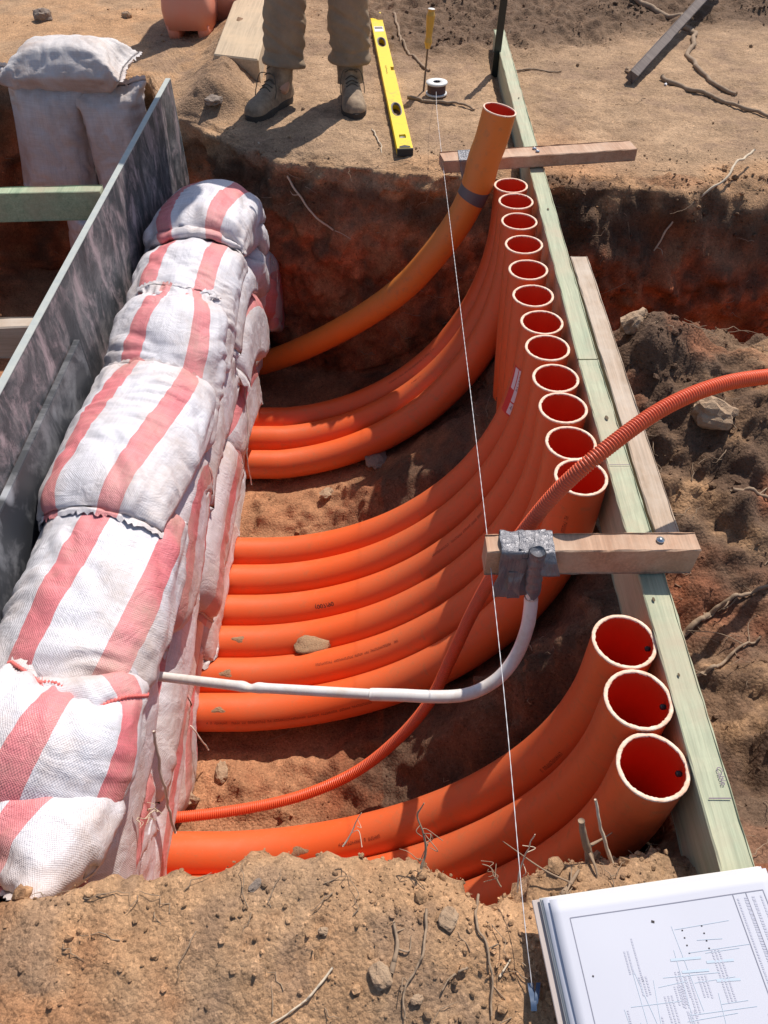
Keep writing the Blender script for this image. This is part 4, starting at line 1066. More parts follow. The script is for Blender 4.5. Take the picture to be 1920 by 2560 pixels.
# far crossbar strap (translucent looking silver strands) up to the weathered conduit
t = thing('strapping_tape', 'silver strapping tape wrapped over the left end of the far crossbar beside the conduit', 'tape', (.285, 2.70, .12)); TL2 = np.array([.285, 2.70, .12])
for k in range(6):
    x = .262+k*.0085; yb_ = 2.716+(x-.199)*.152
    prof = [(x, yb_+.0425, .10), (x, yb_+.0425, .1362), (x, yb_-.0425, .1362), (x+.003, yb_-.0435, .115), (x+.010, yb_-.050, .085), (x+.022+.002*k, yb_-.07, .045)]
    pl = resample(np.array(prof), 30); T_, U_, W_ = frames(pl, (1,0,0)); V = np.concatenate([pl+U_*.0046, pl-U_*.0046]); F = [[i, i+1, 30+i+1, 30+i] for i in range(29)]
    mesh_obj('tape_strand', V-TL2, F, M_tape, t)

# ------------------------------------------------------------------ barrier foot and sleeper at the far left
t = thing('barrier_foot', 'faded salmon plastic foot of a water filled barrier on the far soil', 'barrier', (-1.0, 4.50, 0))
def loft(rings, n=40, p=4., closed=True):
    a = np.linspace(0, 2*PI, n, endpoint=False); V = []
    for (cx, cy, z, hx, hy) in rings:
        c_, s_ = np.cos(a), np.sin(a); V.append(np.stack([cx+hx*np.sign(c_)*np.abs(c_)**(2/p), cy+hy*np.sign(s_)*np.abs(s_)**(2/p), np.full(n, z)], 1))
    V = np.concatenate(V); F = [[q*n+j, q*n+(j+1) % n, (q+1)*n+(j+1) % n, (q+1)*n+j] for q in range(len(rings)-1) for j in range(n)]
    if closed: F += [list(range(n))[::-1], list(range((len(rings)-1)*n, len(rings)*n))]
    return V, F
V, F = loft([(0,.18,.035,.105,.18),(0,.18,.04,.125,.205),(0,.18,.12,.132,.212),(0,.18,.185,.125,.20),(0,.18,.205,.115,.19),(0,.18,.212,.085,.15)], 48, 5); mesh_obj('foot_block', V, F, M_barrier, t)
for sx in (-1, 1):
    V, F = loft([(sx*.075,.18,-.01,.036,.19),(sx*.078,.18,.06,.040,.195)], 24, 5); mesh_obj('support', V, F, M_barrier, t)
V, F = loft([(0,.20,.208,.085,.15),(0,.20,.225,.082,.148),(0,.20,.245,.075,.14),(0,.20,.262,.070,.13),(0,.22,.52,.055,.12),(0,.22,.95,.045,.10)], 48, 4); mesh_obj('barrier_wall', V, F, M_barrier, t)
V, F = loft([(.15,.55,-.01,.10,.34),(.15,.55,.16,.11,.36),(.12,.55,.30,.08,.33),(.09,.55,.85,.045,.30)], 40, 4); mesh_obj('barrier_side', V, F, M_barrier, t)
t = thing('timber_sleeper', 'dusty pale sleeper block lying on the soil behind the worker', 'sleeper', (-.66, 3.86, 0))
V, F = box(.21, 1.7, .16, .006, (0, .85, .035)); V = V.copy(); V[:, 0] += -.03*(V[:, 1])*.9; V[:, 1] += -.10*(V[:, 0])*0
V[:, 1] -= (V[:, 0]+.1)*.35*(V[:, 1] < .3)
mesh_obj('block', V, F, M_slab, t, False)

# ------------------------------------------------------------------ drawings on the near bank
pt = thing('site_drawings', 'stack of white construction drawings on a backing board, lying on the near bank bottom right', 'drawings', (.222, .350, .071)); pt.rotation_euler = (math.radians(4), math.radians(-6.8), .102)
M_paper = mat('white_paper', (.58, .58, .64), .6); M_paper2 = mat('dogeared_paper', (.66, .62, .56), .7); M_cover = mat('backing_card', (.50, .42, .38), .7)
M_l1 = mat('drawing_line', (.24, .24, .30), .7); M_l2 = mat('pale_blue_line', (.52, .60, .68), .7); M_l3 = mat('faint_grey_text', (.50, .50, .58), .7)
def sheet(x0, x1, y0, y1, z, m, name, wav=.0015, th=.0012, seed=0):
    nx, ny = 26, 24; xs = np.linspace(x0, x1, nx); ys = np.linspace(y1, y0, ny)
    V = np.array([(x, y, z) for x in xs for y in ys]); V[:, 2] += wav*perlin(V*9+seed)*1.5+ .0008
    F = [[i*ny+j, i*ny+j+1, (i+1)*ny+j+1, (i+1)*ny+j] for i in range(nx-1) for j in range(ny-1)]
    o = mesh_obj(name, V, F, m, pt); md = o.modifiers.new('solid', 'SOLIDIFY'); md.thickness = th; md.offset = -1; return o
V, F = box(.325, .43, .004, .001, (.150, -.217, -.004)); mesh_obj('backing_board', V, F, M_cover, pt, False)
for k in range(3): sheet(-.002+.0022*k, .309+.001*k, -.43, -.001*k-.002, .0030+k*.0028, M_paper2 if k < 2 else M_paper, 'lower_sheet', .0009, .0016, k)
top = sheet(.0105, .315, -.43, -.008, .0130, M_paper, 'top_sheet', .0010, .0010, 8)
def zsheet(x, y): return .0130 + .0010*perlin(np.stack([x, y, np.full(len(x), .0130)], 1)*9+8)*1.5+.0008+.0005
def inked(name, segs, m):
    parts = []
    for (xa, ya, xb, yb_, w_) in segs:
        L = math.hypot(xb-xa, yb_-ya); n_ = max(2, int(L/.012)); dx, dy = (xb-xa)/L, (yb_-ya)/L; t_ = np.linspace(0, 1, n_)
        cx = xa+(xb-xa)*t_; cy = ya+(yb_-ya)*t_; A_ = np.stack([cx-dy*w_/2, cy+dx*w_/2], 1); B_ = np.stack([cx+dy*w_/2, cy-dx*w_/2], 1)
        q = np.concatenate([A_, B_]); V = np.c_[q, zsheet(q[:, 0], q[:, 1])]; parts.append((V, [[i, n_+i, n_+i+1, i+1] for i in range(n_-1)]))
    V, F = join(*parts); return mesh_obj(name, V, F, m, pt, False)
fr = []
x0, x1, y0, y1, xt = .033, .300, -.405, -.034, .258
for s_ in ((x0,y1,x1,y1),(x0,y1,x0,y0),(x1,y1,x1,y0),(xt,y1,xt,y0),(xt,-.155,x1,-.155),(xt,-.205,x1,-.205),(xt+.018,y1,xt+.018,-.205)): fr.append((*s_, .0011))
inked('drawing_frame', fr, M_l1)
rng = np.random.default_rng(9); tx = []; bl = []
for k in range(36):
    x = rng.uniform(.05, .25); y = rng.uniform(-.36, -.06); L = rng.uniform(.02, .06)
    for q in range(rng.integers(1, 4)):
        yy = y
        while yy > y-L:
            d = rng.uniform(.001, .003); tx.append((x+q*.0045, yy, x+q*.0045, yy-d, .0022)); yy -= d+.0009
for k in range(4):
    x = xt+.005+k*.0105; yy = y1-.006
    while yy > -.20:
        d = rng.uniform(.001, .0032); tx.append((x, yy, x, yy-d, .004 if k in (1, 2) else .0025)); yy -= d+.0010
for k in range(46):
    x = rng.uniform(.07, .20); y = rng.uniform(-.30, -.06)
    if k % 2: bl.append((x, y, x+rng.uniform(.02, .09), y+rng.uniform(-.003, .003), .0006))
    else: bl.append((x, y, x+rng.uniform(-.02, .02), y-rng.uniform(.03, .10), .0006))
for (xa, ya, L) in ((.150,-.10,.040),(.16,-.115,.035),(.195,-.108,.035),(.20,-.13,.030)): bl.append((xa, ya, xa+L, ya-.002, .003))
inked('faint_text', tx, M_l3)['kind'] = 'stuff'; inked('drawn_detail', bl, M_l2)
mk = [(.140,-.052,.144,-.0535,.003),(.176,-.235,.183,-.246,.0016),(.183,-.246,.190,-.250,.0016),(.177,-.236,.181,-.230,.0016),(.044,-.105,.046,-.106,.002)]
mk += [(.176,-.068-.009*k,.178,-.068-.009*k,.0016) for k in range(4)] + [(.203,-.066-.009*k,.205,-.066-.009*k,.0016) for k in range(4)]
inked('ink_marks', mk, M_ink)

# ------------------------------------------------------------------ stones that can be singled out
def stone(x, y, r, m, label, seed, flat=.75, z=None, sink=.25):
    V, F = rock_shape(I3, seed, .45); V = V*np.array([1, .85, flat]); V = V+ .06*np.stack([perlin(V*4+seed+q*9) for q in range(3)], 1)
    zz = gz(x, y) if z is None else z
    o = mesh_obj('stone', V*r, F, m, None, False); o.location = (x, y, zz+r*flat*(1-sink*2)*.6); o.rotation_euler = (0, 0, seed); tag(o, label, 'stone'); return o
stone(.094, .335, .017, M_rock, 'pale ochre stone on the near bank left of the string line', 1)
stone(-.004, .262, .018, M_rock, 'round tan stone near the bottom edge by the dry root', 2)
stone(-.088, .318, .008, M_rock, 'small pale pebble on the near bank', 3)
stone(-.195, .385, .013, M_rockg, 'flat grey brown stone on the rim of the near bank', 4, .45)
stone(-.475, .985, .040, M_rock, 'yellowish stone on the pit floor beside the near sandbags', 5, .8)
stone(-.555, .905, .030, M_rock, 'blocky brown stone against the foot of the sandbags', 6, 1.)
stone(-.22, 2.07, .030, M_rock, 'pale stone on the sunlit floor between the two conduit bundles', 7, .6)
stone(-.03, 2.21, .055, M_rockg, 'dark rock on the shaded floor under the back conduits', 8, .6)
stone(.868, 1.575, .060, M_rock, 'angular ochre rock on the right spoil heap above the corrugated hose', 9, .8)
stone(.70, 1.86, .050, M_rock, 'pale clod crowning the right spoil heap beside the trench', 10, .8)
stone(1.165, 4.06, .032, M_rock, 'rounded yellow stone by the tip of the grey stake', 11)
stone(-1.4, 4.84, .035, M_rock, 'white ochre stone alone on the far left soil', 12)
stone(-1.84, 4.80, .05, M_rockg, 'dark square clod at the far left', 13, 1.)
stone(-.72, 3.50, .045, M_rockg, 'rounded grey clod at the corner between the pits near the board end', 14, .8, sink=.1)
stone(-.30, .56, .020, M_rock, 'small stone wedged at the near sandbag foot above the bank', 15, .7, z=-.10) if False else None
stone(.045, .235, .010, M_rock, 'small cream pebble near the bottom of the near bank', 16)
stone(1.30, 3.88, .012, M_label, 'tiny white stone on the trodden soil right of the stake', 17)

# mud on the pipes
def mudpatch(i, s0, a0, w_, h_, label, thick=.004, seed=0, name='mud_patch'):
    rng = np.random.default_rng(seed); n1_, n2__ = 18, 14; V = []; 
    for i_ in range(n1_):
        for j in range(n2__):
            u = -1+2*i_/(n1_-1); v = -1+2*j/(n2__-1); rr_ = math.hypot(u, v); edge_ = 1+.25*math.sin(3*math.atan2(v, u)+seed)
            hgt = max(0, 1-(rr_/edge_)**2)*thick*(1+.5*rng.random())-.0012
            V.append(pipe_surface(PATHS[i], RP+hgt, np.array([s0+u*w_/2]), np.array([a0+v*h_/2/RP]))[0])
    F = [[a_*n2__+b, (a_+1)*n2__+b, (a_+1)*n2__+b+1, a_*n2__+b+1] for a_ in range(n1_-1) for b in range(n2__-1)]
    return child_on(COND[i], name, V, F, M_mud, True)
mudpatch(9, 1.47, PI*1.38, .05, .025, '', .002, 1); mudpatch(10, 1.49, PI*1.36, .05, .03, '', .002, 2); mudpatch(11, 1.50, PI*1.36, .05, .022, '', .002, 3)
mudpatch(12, 1.22, PI*1.33, .06, .03, '', .002, 4)
V, F = rock_shape(I3, 21, .3); V = V*np.array([.062, .034, .030])+.004*np.stack([perlin(V*5+q*7) for q in range(3)], 1)
o = mesh_obj('sand_clump', V, F, M_mud, None, True); o.location = (-.225, 1.345, -.805); o.rotation_euler = (0, 0, .15); tag(o, 'clump of damp sand resting in the groove between two middle conduits', 'sand')

# ------------------------------------------------------------------ roots
def root(pts, r0, r1, label, seed=0, m=M_root, ground=True, wob=.012, branches=0, name='root', cat='root', lift=.004):
    pl = resample(catmull(pts, 12), 70); rng = np.random.default_rng(seed)
    w_ = np.stack([fbm(pl*(14 if r0 < .004 else 6)+seed+q*13, 3) for q in range(3)], 1)*wob; pl = pl+w_
    if ground: pl[:, 2] = [gz(p[0], p[1])+lift+abs(w_[k, 2])*.5 for k, p in enumerate(pl)]; pl[1:-1, 2] = (pl[:-2, 2]+pl[1:-1, 2]+pl[2:, 2])/3
    rad = np.linspace(r0, r1, 70)*(1+.18*fbm(pl*60, 2))
    parts = [tube(pl, rad, 8, True, (0.1,.2,1))]
    for b in range(branches):
        k = int(rng.uniform(15, 60)); p = pl[k]; d = rng.normal(size=3)*np.array([.05, .05, .02])*min(1.2, r0*130)
        q = resample(catmull([p, p+d*.5+rng.normal(size=3)*.006, p+d+rng.normal(size=3)*.01], 8), 16); parts.append(tube(q, np.linspace(rad[k]*.5, .0006, 16), 6, True, (0.1,.2,1)))
    V, F = join(*parts); c_ = V.mean(0); o = mesh_obj(name, V-c_, F, m); o.location = c_; tag(o, label, cat); return o
root([(1.32,5.3,.02),(1.60,5.0,.02),(1.62,4.6,.02),(1.52,4.25,.02),(1.50,3.95,.02),(1.58,3.78,.02)], .016, .009, 'thick pale root curling down past the grey stake', 1, wob=.03, branches=2)
root([(1.30,3.95,0),(1.38,3.80,0),(1.55,3.62,0),(1.72,3.42,0),(1.95,3.22,0)], .011, .004, 'long thin root running right from the stake tip', 2, wob=.03, branches=3)
root([(.10,3.66,0),(.20,3.60,0),(.30,3.58,0),(.40,3.52,0)], .008, .004, 'knotted root lying in front of the spool', 3, wob=.02, branches=2)
root([(.05,4.85,0),(.09,4.45,0),(.16,4.15,0),(.21,4.0,0)], .007, .006, 'dark curved stick lying right of the spirit level', 4, wob=.01)
root([(.55,3.98,0),(.66,4.05,0),(.85,4.05,0)], .005, .003, 'thin dark root on the soil just right of the rail', 5, wob=.015)
root([(-.50,3.18,.0),(-.40,3.06,-.06),(-.28,2.98,-.20),(-.12,2.97,-.33),(.0,2.96,-.45),(.05,2.95,-.52)], .005, .002, 'long pale root hanging down the shaded far wall of the pit', 6, M_rootpale, False, .012, 3)
root([(-.05,3.30,.01),(-.01,3.12,.0),(.0,3.02,-.08),(.0,2.98,-.22)], .003, .0015, 'thin root dropping over the far edge by the spirit level', 7, M_rootpale, False, .01, 1)
root([(.45,2.86,-.12),(.06,2.86,-.10),(.12,2.88,-.09),(.2,2.9,-.06)], .004, .002, 'short pale root at the far pit edge left of the crossbar', 8, M_rootpale, False, .008, 2) if False else None
root([(1.42,3.05,.02),(1.25,2.85,0),(1.08,2.80,-.15),(1.02,2.76,-.40)], .005, .003, 'pale root hanging over the far bank of the right trench', 9, M_rootpale, False, .015, 1)
root([(.98,2.82,-.30),(.9,2.80,-.42),(.86,2.78,-.55)], .003, .0015, 'fine root hanging in the shaded right trench', 10, M_rootpale, False, .012, 2)
root([(.86,1.35,-.13),(.98,1.32,-.13),(1.05,1.25,-.12)], .006, .002, 'tangle of brown roots on the right spoil heap', 11, wob=.02, branches=6)
root([(.62,1.00,-.15),(.70,1.02,-.15),(.80,1.08,-.12),(.92,1.10,-.12)], .009, .003, 'gnarled root at the right end of the near crossbar', 12, wob=.02, branches=5)
root([(.60,.86,-.15),(.72,.9,-.14),(.85,1.0,-.12)], .006, .002, 'brown root below the near crossbar end', 13, wob=.02, branches=4)
root([(.060,.345,.0),(.058,.30,.0),(.046,.27,0),(.03,.245,0),(.026,.215,0)], .0022, .0012, 'thin dark root lying down the near bank beside the pale stone', 14, wob=.008, branches=2)
root([(.120,.275,0),(.095,.262,0),(.078,.243,0)], .0018, .001, 'short dark twig on the near bank left of the ribbon', 15, wob=.004)
root([(.150,.40,.0),(.135,.33,.0),(.150,.28,.0),(.148,.215,0)], .0022, .0014, 'brown root running down the near bank close to the string', 16, wob=.008, branches=1)
root([(-.072,.273,0),(-.092,.25,0),(-.118,.228,0),(-.165,.203,0)], .0018, .0010, 'pale dry straw lying on the near bank at the bottom', 17, M_rootpale, wob=.002, name='straw', cat='straw')
root([(.162,.262,0),(.178,.283,0)], .0016, .0010, 'short pale splinter beside the blue ribbon', 18, M_rootpale, wob=.002, name='straw', cat='straw')
root([(.010,.262,0),(.018,.300,0),(.014,.33,0)], .004, .002, 'split dry root half buried in the middle of the near bank', 19, wob=.006, branches=2)
root([(.052,.40,.04),(.060,.43,.07),(.052,.452,.10),(.058,.46,.125)], .0022, .0010, 'twiggy root sticking up from the near bank rim before the conduits', 20, M_root, False, .006, 6)
root([(-.06,.43,.05),(-.045,.45,.08),(-.035,.455,.11)], .0012, .0006, 'fine hair root on the near bank rim', 21, M_rootpale, False, .005, 2)
root([(.205,.385,-.02),(.215,.42,.02),(.228,.44,.07)], .0016, .0008, 'thin pale root rising right of the string at the near rim', 22, M_rootpale, False, .005, 2)
root([(.18,.39,.0),(.165,.41,.012),(.15,.415,.02)], .0014, .0007, 'wiry root curl at the near rim by the string', 23, M_root, False, .008, 5)
root([(.325,.42,-.03),(.312,.445,.03),(.303,.46,.07)], .008, .005, 'broken dark root stub standing up right of the nearest conduit', 24, M_root, False, .006, 2)
root([(.362,.42,-.03),(.342,.45,.03),(.320,.48,.09)], .0035, .0022, 'pale broken stick standing beside the dark root stub', 25, M_rootpale, False, .005, 0, name='stick', cat='stick')
root([(.262,.36,0),(.285,.385,0),(.30,.405,0)], .005, .002, 'peeling root strip on the near bank above the drawings', 26, M_root, True, .006, 4)
root([(-.50,.66,-.38),(-.46,.62,-.30),(-.47,.58,-.22),(-.44,.55,-.18)], .0012, .0007, 'white hair roots in front of the near conduit by the bags', 27, M_rootpale, False, .012, 7)

# fine dead roots and straw lying about: nobody could count them
rng = np.random.default_rng(77); parts = []
vis_ = ok & (pp[:, 1] > .15) & (pp[:, 1] < 5.3) & (np.abs(pp[:, 0]) < 2.); wl = np.where(vis_, (.2+right*1.6+backrough*1.5+nearg*3.+wallm*.5+edge*1.)*(1-.85*trod), 0); wl /= wl.sum()
for k in rng.choice(len(pp), 900, p=wl):
    p = pp[k]; n_ = Nn.reshape(-1, 3)[k]; L = rng.uniform(.015, .07)*(1 if p[1] < 1 else 1.5); a_ = rng.uniform(0, 2*PI)
    d = np.array([math.cos(a_), math.sin(a_), 0]); d -= n_*np.dot(d, n_); d /= np.linalg.norm(d)+1e-6; sd_ = np.cross(n_, d)
    q = np.array([p+d*t_*L+sd_*L*.3*math.sin(t_*3+k)*rng.uniform(.2, 1)+n_*(.002+.006*math.sin(t_*PI)*rng.random()) for t_ in np.linspace(0, 1, 7)])
    parts.append(tube(q, np.linspace(.0010, .0004, 7)*(1 if p[1] < 1 else 1.5), 4, False, tuple(n_)))
V, F = join(*parts); o = mesh_obj('root_litter', V, F, M_root); o['kind'] = 'stuff'; o['label'] = 'fine dead roots and bits of straw scattered over the soil'

# cords hanging from the bag mouths
def cord(pts, r, label, seed):
    pl = resample(catmull(pts, 10), 60); pl = pl+np.stack([fbm(pl*20+seed+q*13, 2) for q in range(3)], 1)*.004; c_ = pl.mean(0)
    V, F = tube(pl-c_, r, 7, True, (0.1,1,.1)); o = mesh_obj('tie_cord', V, F, M_cord); o.location = c_; tag(o, label, 'cord')
cord([(-.47,2.10,-.38),(-.465,2.02,-.48),(-.47,1.95,-.58),(-.47,1.93,-.68)], .0022, 'loose tie cord hanging in front of the tied bag mouths', 1)
cord([(-.45,.72,-.15),(-.45,.68,-.25),(-.455,.66,-.37),(-.46,.64,-.47)], .0030, 'frayed cord hanging from the near side of the sandbag wall', 2)
cord([(-.58,1.06,-.80),(-.55,1.05,-.76),(-.525,1.03,-.80),(-.51,1.03,-.87)], .0022, 'pale cord loop at the foot of the bags beside the lowest middle conduit', 3)

# ------------------------------------------------------------------ worker standing on the far bank
M_trouser = mat('khaki_trousers', (.26, .20, .14), .9); N = NT(M_trouser); c = N.coord()
N.color(N.mix(N.ramp(N.noise(c, 7, 7, .7), [(.4, G3(0)), (.66, G3(1))]), (.26, .185, .12), (.36, .245, .15))); N.normal(N.bump(N.math('ADD', N.noise(c, 22, 5, .6, .6), N.math('MULTIPLY', N.noise(c, 500, 2), .12)), .5, .010))
M_boot = mat('dusty_boot_leather', (.20, .145, .10), .8); N = NT(M_boot); c = N.coord()
N.color(N.mix(N.ramp(N.noise(c, 14, 6, .7), [(.38, G3(0)), (.66, G3(1))]), (.19, .125, .08), (.42, .30, .19))); N.normal(N.bump(N.noise(c, 50, 6, .65), .5, .006))
M_sole = mat('boot_sole', (.05, .038, .03), .8); M_lace = mat('boot_lace', (.10, .075, .05), .9)
M_skin = mat('skin', (.50, .28, .19), .55); M_shirt = mat('orange_work_shirt', (.70, .22, .03), .8); M_navy = mat('navy_fabric', (.03, .04, .09), .85); M_hat = mat('straw_hat', (.55, .45, .28), .8)
M_hair = mat('dark_hair', (.05, .03, .02), .8)
W0 = Vector((-.27, 3.66, 0))
person = thing('person', 'person in khaki trousers with bunched cuffs and dusty lace-up boots standing on the far bank', 'person', tuple(W0)); WL = np.array(W0)
ankL = np.array([-.425, 3.60, .13]); kneeL = np.array([-.385, 3.66, .50]); hipL = np.array([-.355, 3.74, .93])
ankR = np.array([-.145, 3.655, .13]); kneeR = np.array([-.145, 3.67, .50]); hipR = np.array([-.175, 3.74, .93])
def skin_mesh(name, pts, edges, radii, m, parent, sub=2, rootv=0):
    me = bpy.data.meshes.new(name); me.from_pydata([tuple(np.array(p)-WL) for p in pts], edges, []); o = bpy.data.objects.new(name, me); link(o, parent)
    md = o.modifiers.new('skin', 'SKIN'); sk = me.skin_vertices[0].data
    for k, r in enumerate(radii): sk[k].radius = (r, r) if np.isscalar(r) else r; sk[k].use_root = (k == rootv)
    ms = o.modifiers.new('sub', 'SUBSURF'); ms.levels = sub; ms.render_levels = sub; me.materials.append(m); md.use_smooth_shade = True
    return o
pel = np.array([-.265, 3.745, .96]); wai = np.array([-.265, 3.75, 1.12]); che = np.array([-.265, 3.74, 1.36]); nek = np.array([-.265, 3.73, 1.52]); hed = np.array([-.265, 3.68, 1.64]); crn = np.array([-.265,3.68,1.74])
shL = np.array([-.44, 3.74, 1.45]); elL = np.array([-.52, 3.66, 1.18]); wrL = np.array([-.47, 3.44, 1.05]); shR = np.array([-.09, 3.74, 1.45]); elR = np.array([.0, 3.68, 1.17]); wrR = np.array([-.04, 3.44, 1.08])
pts = [pel, wai, che, nek, hed, crn, hipL, kneeL, ankL, ankL+np.array([-.02,-.05,-.08]), hipR, kneeR, ankR, ankR+np.array([0,-.06,-.08]), shL, elL, wrL, shR, elR, wrR]
edges = [(0,1),(1,2),(2,3),(3,4),(4,5),(0,6),(6,7),(7,8),(8,9),(0,10),(10,11),(11,12),(12,13),(2,14),(14,15),(15,16),(2,17),(17,18),(18,19)]
skin_mesh('body', pts, edges, [(.14,.10),(.13,.09),(.15,.10),.055,(.075,.09),.07,.08,.052,.038,.04,.08,.052,.038,.04,.055,.042,.028,.055,.042,.028], M_skin, person)
skin_mesh('shirt', [pel+np.array([0,0,.02]), wai, che, nek+np.array([0,0,-.03]), shL, (shL+elL)/2, elL, shR, (shR+elR)/2, elR], [(0,1),(1,2),(2,3),(2,4),(4,5),(5,6),(2,7),(7,8),(8,9)], [(.17,.125),(.16,.12),(.175,.125),.07,.075,.065,.058,.075,.065,.058], M_shirt, person)
skin_mesh('trouser_seat', [pel+np.array([0,0,.05]), pel, hipL*.5+pel*.5+np.array([0,0,-.03]), hipL*.6+kneeL*.4, hipR*.5+pel*.5+np.array([0,0,-.03]), hipR*.6+kneeR*.4], [(0,1),(1,2),(2,3),(1,4),(4,5)], [(.165,.12),(.17,.125),.105,.095,.105,.095], M_trouser, person, 2)
def trouser_leg(hip, knee, ank, seed):
    pl = resample(catmull([hip*.75+knee*.25, knee+np.array([0,0,.12]), knee, (knee+ank)/2, ank+np.array([0,.0,.02])], 20), 150); n = 72; a = np.linspace(0, 2*PI, n, endpoint=False)
    t_ = np.linspace(0, 1, 150); base = np.interp(t_, [0, .35, .55, .8, 1], [.098, .082, .078, .080, .078])
    low = sstep(.45, .95, t_)
    T_, U_, W_ = frames(pl, (0,1,0)); Pt = pl[:, None]+base[:, None, None]*(np.cos(a)[None, :, None]*U_[:, None]+np.sin(a)[None, :, None]*W_[:, None])
    q = Pt.reshape(-1, 3)
    sw = q.copy(); sw[:, 2] = sw[:, 2]*1.9+ (q[:, 0]*1.3+q[:, 1]*.5)
    f1 = perlin(sw*np.array([7, 7, 11])+seed); f1 = 1-2*np.abs(f1); f2 = perlin(sw*np.array([16, 16, 20])+seed*2)
    dsp = ((f1*.007+f2*.0065).reshape(150, n))*(0.25+.75*low)[:, None] + .004*perlin(q*7+seed).reshape(150, n)
    cuff = .006*np.exp(-((t_-.985)/.02)**2)-.004*np.exp(-((t_-.93)/.012)**2)
    rr_ = base[:, None]+dsp+cuff[:, None]
    V, F = tube(pl, rr_, n, False, (0,1,0)); F = [f[::-1] for f in F]; o = mesh_obj('trouser_leg', V-WL, F, M_trouser, person); md = o.modifiers.new('solid', 'SOLIDIFY'); md.thickness = .003; md.offset = -1
trouser_leg(hipL, kneeL, ankL, 3.); trouser_leg(hipR, kneeR, ankR, 8.)
def boot(heel, toe, ank, seed):
    heel = np.array(heel); toe = np.array(toe); d = toe-heel; L = np.linalg.norm(d); d /= L; s = np.array([d[1], -d[0], 0])
    bt_ = bpy.data.objects.new('boot', None); 
    # upper : sections along the foot, superelliptic half shells
    st_ = [(0,.030,.080),(.02,.036,.105),(.07,.040,.125),(.12,.041,.118),(.17,.045,.092),(.21,.050,.078),(.25,.050,.070),(.28,.043,.060),(.298,.028,.044),(.305,.010,.028)]
    n = 28; V = []
    ss = np.interp(np.linspace(0, 1, 26), np.linspace(0, 1, len(st_)), [q[0] for q in st_])
    for x_ in ss:
        w_ = np.interp(x_, [q[0] for q in st_], [q[1] for q in st_]); h_ = np.interp(x_, [q[0] for q in st_], [q[2] for q in st_])
        for k in range(n):
            b = -0.25*PI+1.5*PI*k/(n-1); cx_, sx_ = math.cos(b), math.sin(b)
            yy = w_*math.copysign(abs(cx_)**.8, cx_); zz = .022+(h_-.022)*(max(sx_, -.0)**.85 if sx_ > 0 else .0)
            if sx_ <= 0: zz = .022
            V.append(heel+d*x_*L/.305+s*yy+np.array([0, 0, zz]))
    V = np.array(V); F = [[i*n+j, (i+1)*n+j, (i+1)*n+j+1, i*n+j+1] for i in range(25) for j in range(n-1)]+[list(range(n)), list(range(25*n, 26*n))[::-1]]
    V = V+.0025*np.stack([perlin(V*30+seed+q*5) for q in range(3)], 1)
    o = mesh_obj('boot', V-WL, F, M_boot, person); o.modifiers.new('s', 'SUBSURF').render_levels = 1
    # shaft
    c0 = heel+d*.075*L/.305+np.array([0,0,.07]); c1 = np.array([ank[0]*.5+c0[0]*.5, ank[1]*.5+c0[1]*.5, .14]); c2 = np.array([ank[0], ank[1], .20])
    V, F = tube(resample(catmull([c0, c1, c2], 8), 18), np.linspace(.056, .053, 18), 28, False, (0,1,0)); V = V+.004*np.stack([perlin(V*26+seed+q*5) for q in range(3)], 1); mesh_obj('shaft', V-WL, F, M_boot, o).data.materials[0] = M_boot
    # padded collar and sole
    out = []
    for k in range(44):
        b = 2*PI*k/44; x_ = .1525+.1585*math.cos(b); w_ = np.interp(x_, [0, .03, .1, .16, .22, .27, .30, .312], [.030, .040, .040, .040, .053, .050, .034, .012])
        out.append(heel+d*x_*L/.305+s*(w_+.004)*math.copysign(abs(math.sin(b))**.45, math.sin(b)))
    out = np.array(out); V = np.concatenate([out+np.array([0,0,-.004]), out+np.array([0,0,.022]), (out-out.mean(0))*.95+out.mean(0)+np.array([0,0,.027])])
    F = [[q*44+j, q*44+(j+1) % 44, (q+1)*44+(j+1) % 44, (q+1)*44+j] for q in range(2) for j in range(44)]+[list(range(44))[::-1], list(range(88, 132))]
    mesh_obj('sole', V-WL, F, M_sole, o, False)
    parts = []
    for k in range(6):
        x_ = .175-.018*k; hz = np.interp(x_, [q[0] for q in st_], [q[2] for q in st_])+.003
        p = heel+d*x_*L/.305+np.array([0,0,hz+.001])
        if k >= 3: p = p+d*.010+np.array([0,0,.016*(k-2)])
        sg = 1 if k % 2 else -1
        parts.append(tube(resample(catmull([p-s*.026-np.array([0,0,.010]), p+d*.004*sg+np.array([0,0,.003]), p+s*.026-np.array([0,0,.010])], 5), 12), .0024, 6, True, (0,0,1)))
    lp = heel+d*.13*L/.305+np.array([0,0,.135])
    for sg in (-1, 1):
        parts.append(tube(resample(catmull([lp, lp+s*.035*sg+d*.02+np.array([0,0,.004]), lp+s*.050*sg+d*.035+np.array([0,0,-.045]), lp+s*.050*sg+d*.05+np.array([0,0,-.075])], 6), 20), .0020, 6, True, (0,0,1)))
    V, F = join(*parts); mesh_obj('laces', V-WL, F, M_lace, o)
boot((-.415, 3.655, .0), (-.560, 3.385, .0), ankL, 1.); boot((-.155, 3.715, .0), (-.118, 3.415, .0), ankR, 2.)
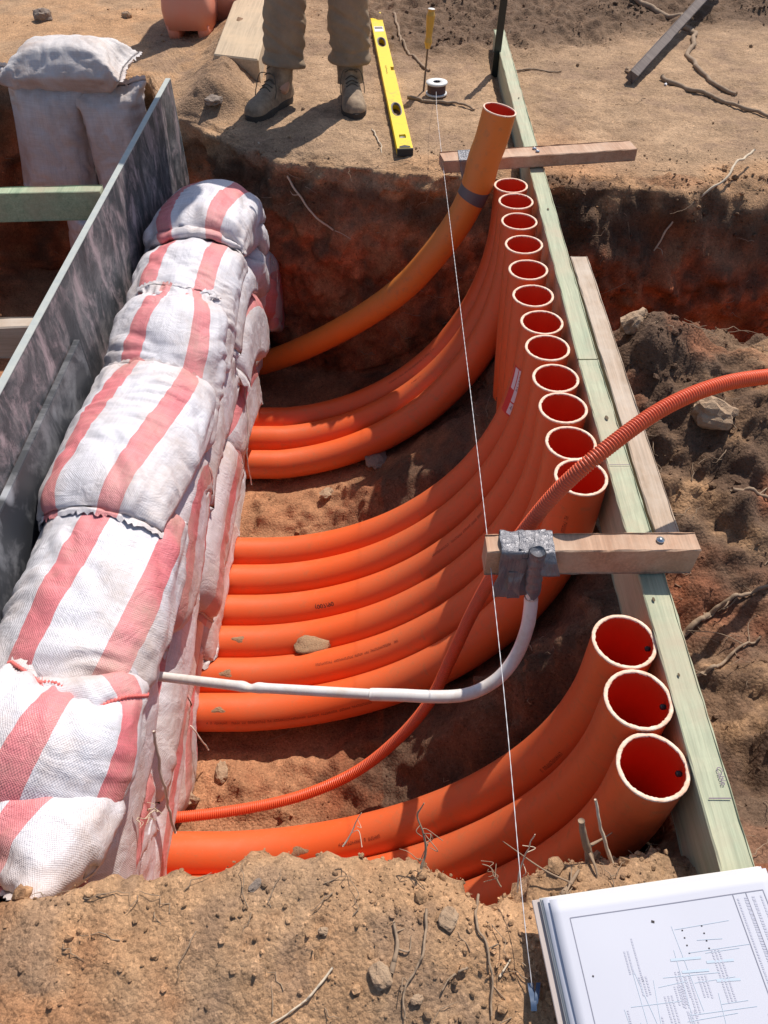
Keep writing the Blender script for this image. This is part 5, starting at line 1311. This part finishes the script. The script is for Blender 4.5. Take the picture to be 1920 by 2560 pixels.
# head features, hair, hat, hands (above the frame)
def ball(c_, r, m, name, sc_=(1,1,1), p=person):
    V = I3[0]*np.array(sc_)*r+np.array(c_)-WL; return mesh_obj(name, V, I3[1], m, p)
for sx in (-1, 1):
    ball((-.265+sx*.032, 3.602, 1.655), .012, M_label, 'eye'); ball((-.265+sx*.032, 3.5925, 1.655), .006, M_ink, 'iris')
    ball((-.265+sx*.086, 3.69, 1.65), .026, M_skin, 'ear', (.4, .7, 1.1))
ball((-.265, 3.592, 1.628), .018, M_skin, 'nose', (.7, 1, 1.3)); ball((-.265, 3.604, 1.588), .022, M_redlabel, 'mouth', (1, .3, .22))
ball((-.265, 3.70, 1.69), .096, M_hair, 'hair', (.92, 1.0, .85))
V, F = lathe([(.0,.12),(.06,.118),(.088,.09),(.095,.0),(.17,-.015),(.21,-.005),(.21,.0),(.17,-.008),(.097,.008)], 40); mesh_obj('hat', V+np.array([-.265, 3.69, 1.715])-WL, F, M_hat, person)
for (wr, el, sx) in ((wrL, elL, -1), (wrR, elR, 1)):
    d = (wr-el)/np.linalg.norm(wr-el); s = np.cross(d, [0,0,1]); s /= np.linalg.norm(s)
    pts = [wr, wr+d*.045, wr+d*.085]; ed = [(0,1),(1,2)]; rd = [(.026,.018),(.036,.016),(.034,.014)]
    skin_mesh('palm', pts, ed, rd, M_skin, person, 2)
    for k, ln in enumerate((.070, .080, .075, .058)):
        b = wr+d*.080+s*(.026-.0175*k)*sx; skin_mesh('finger', [b, b+d*ln*.45+np.array([0,0,-.004]), b+d*ln*.8+np.array([0,0,-.018]), b+d*ln+np.array([0,0,-.034])], [(0,1),(1,2),(2,3)], [.0095,.009,.0085,.007], M_skin, person, 1)
    b = wr+d*.03+s*.028*sx; skin_mesh('thumb', [b, b+s*.022*sx+d*.025, b+s*.026*sx+d*.055], [(0,1),(1,2)], [.012,.011,.008], M_skin, person, 1)
for o_ in bpy.data.objects:
    if len(str(o_.get('label', '')).split()) > 16: print('LONG', o_.name, o_['label'])
print('done', round(time.time()-T0, 1), 'objects', len(bpy.data.objects))
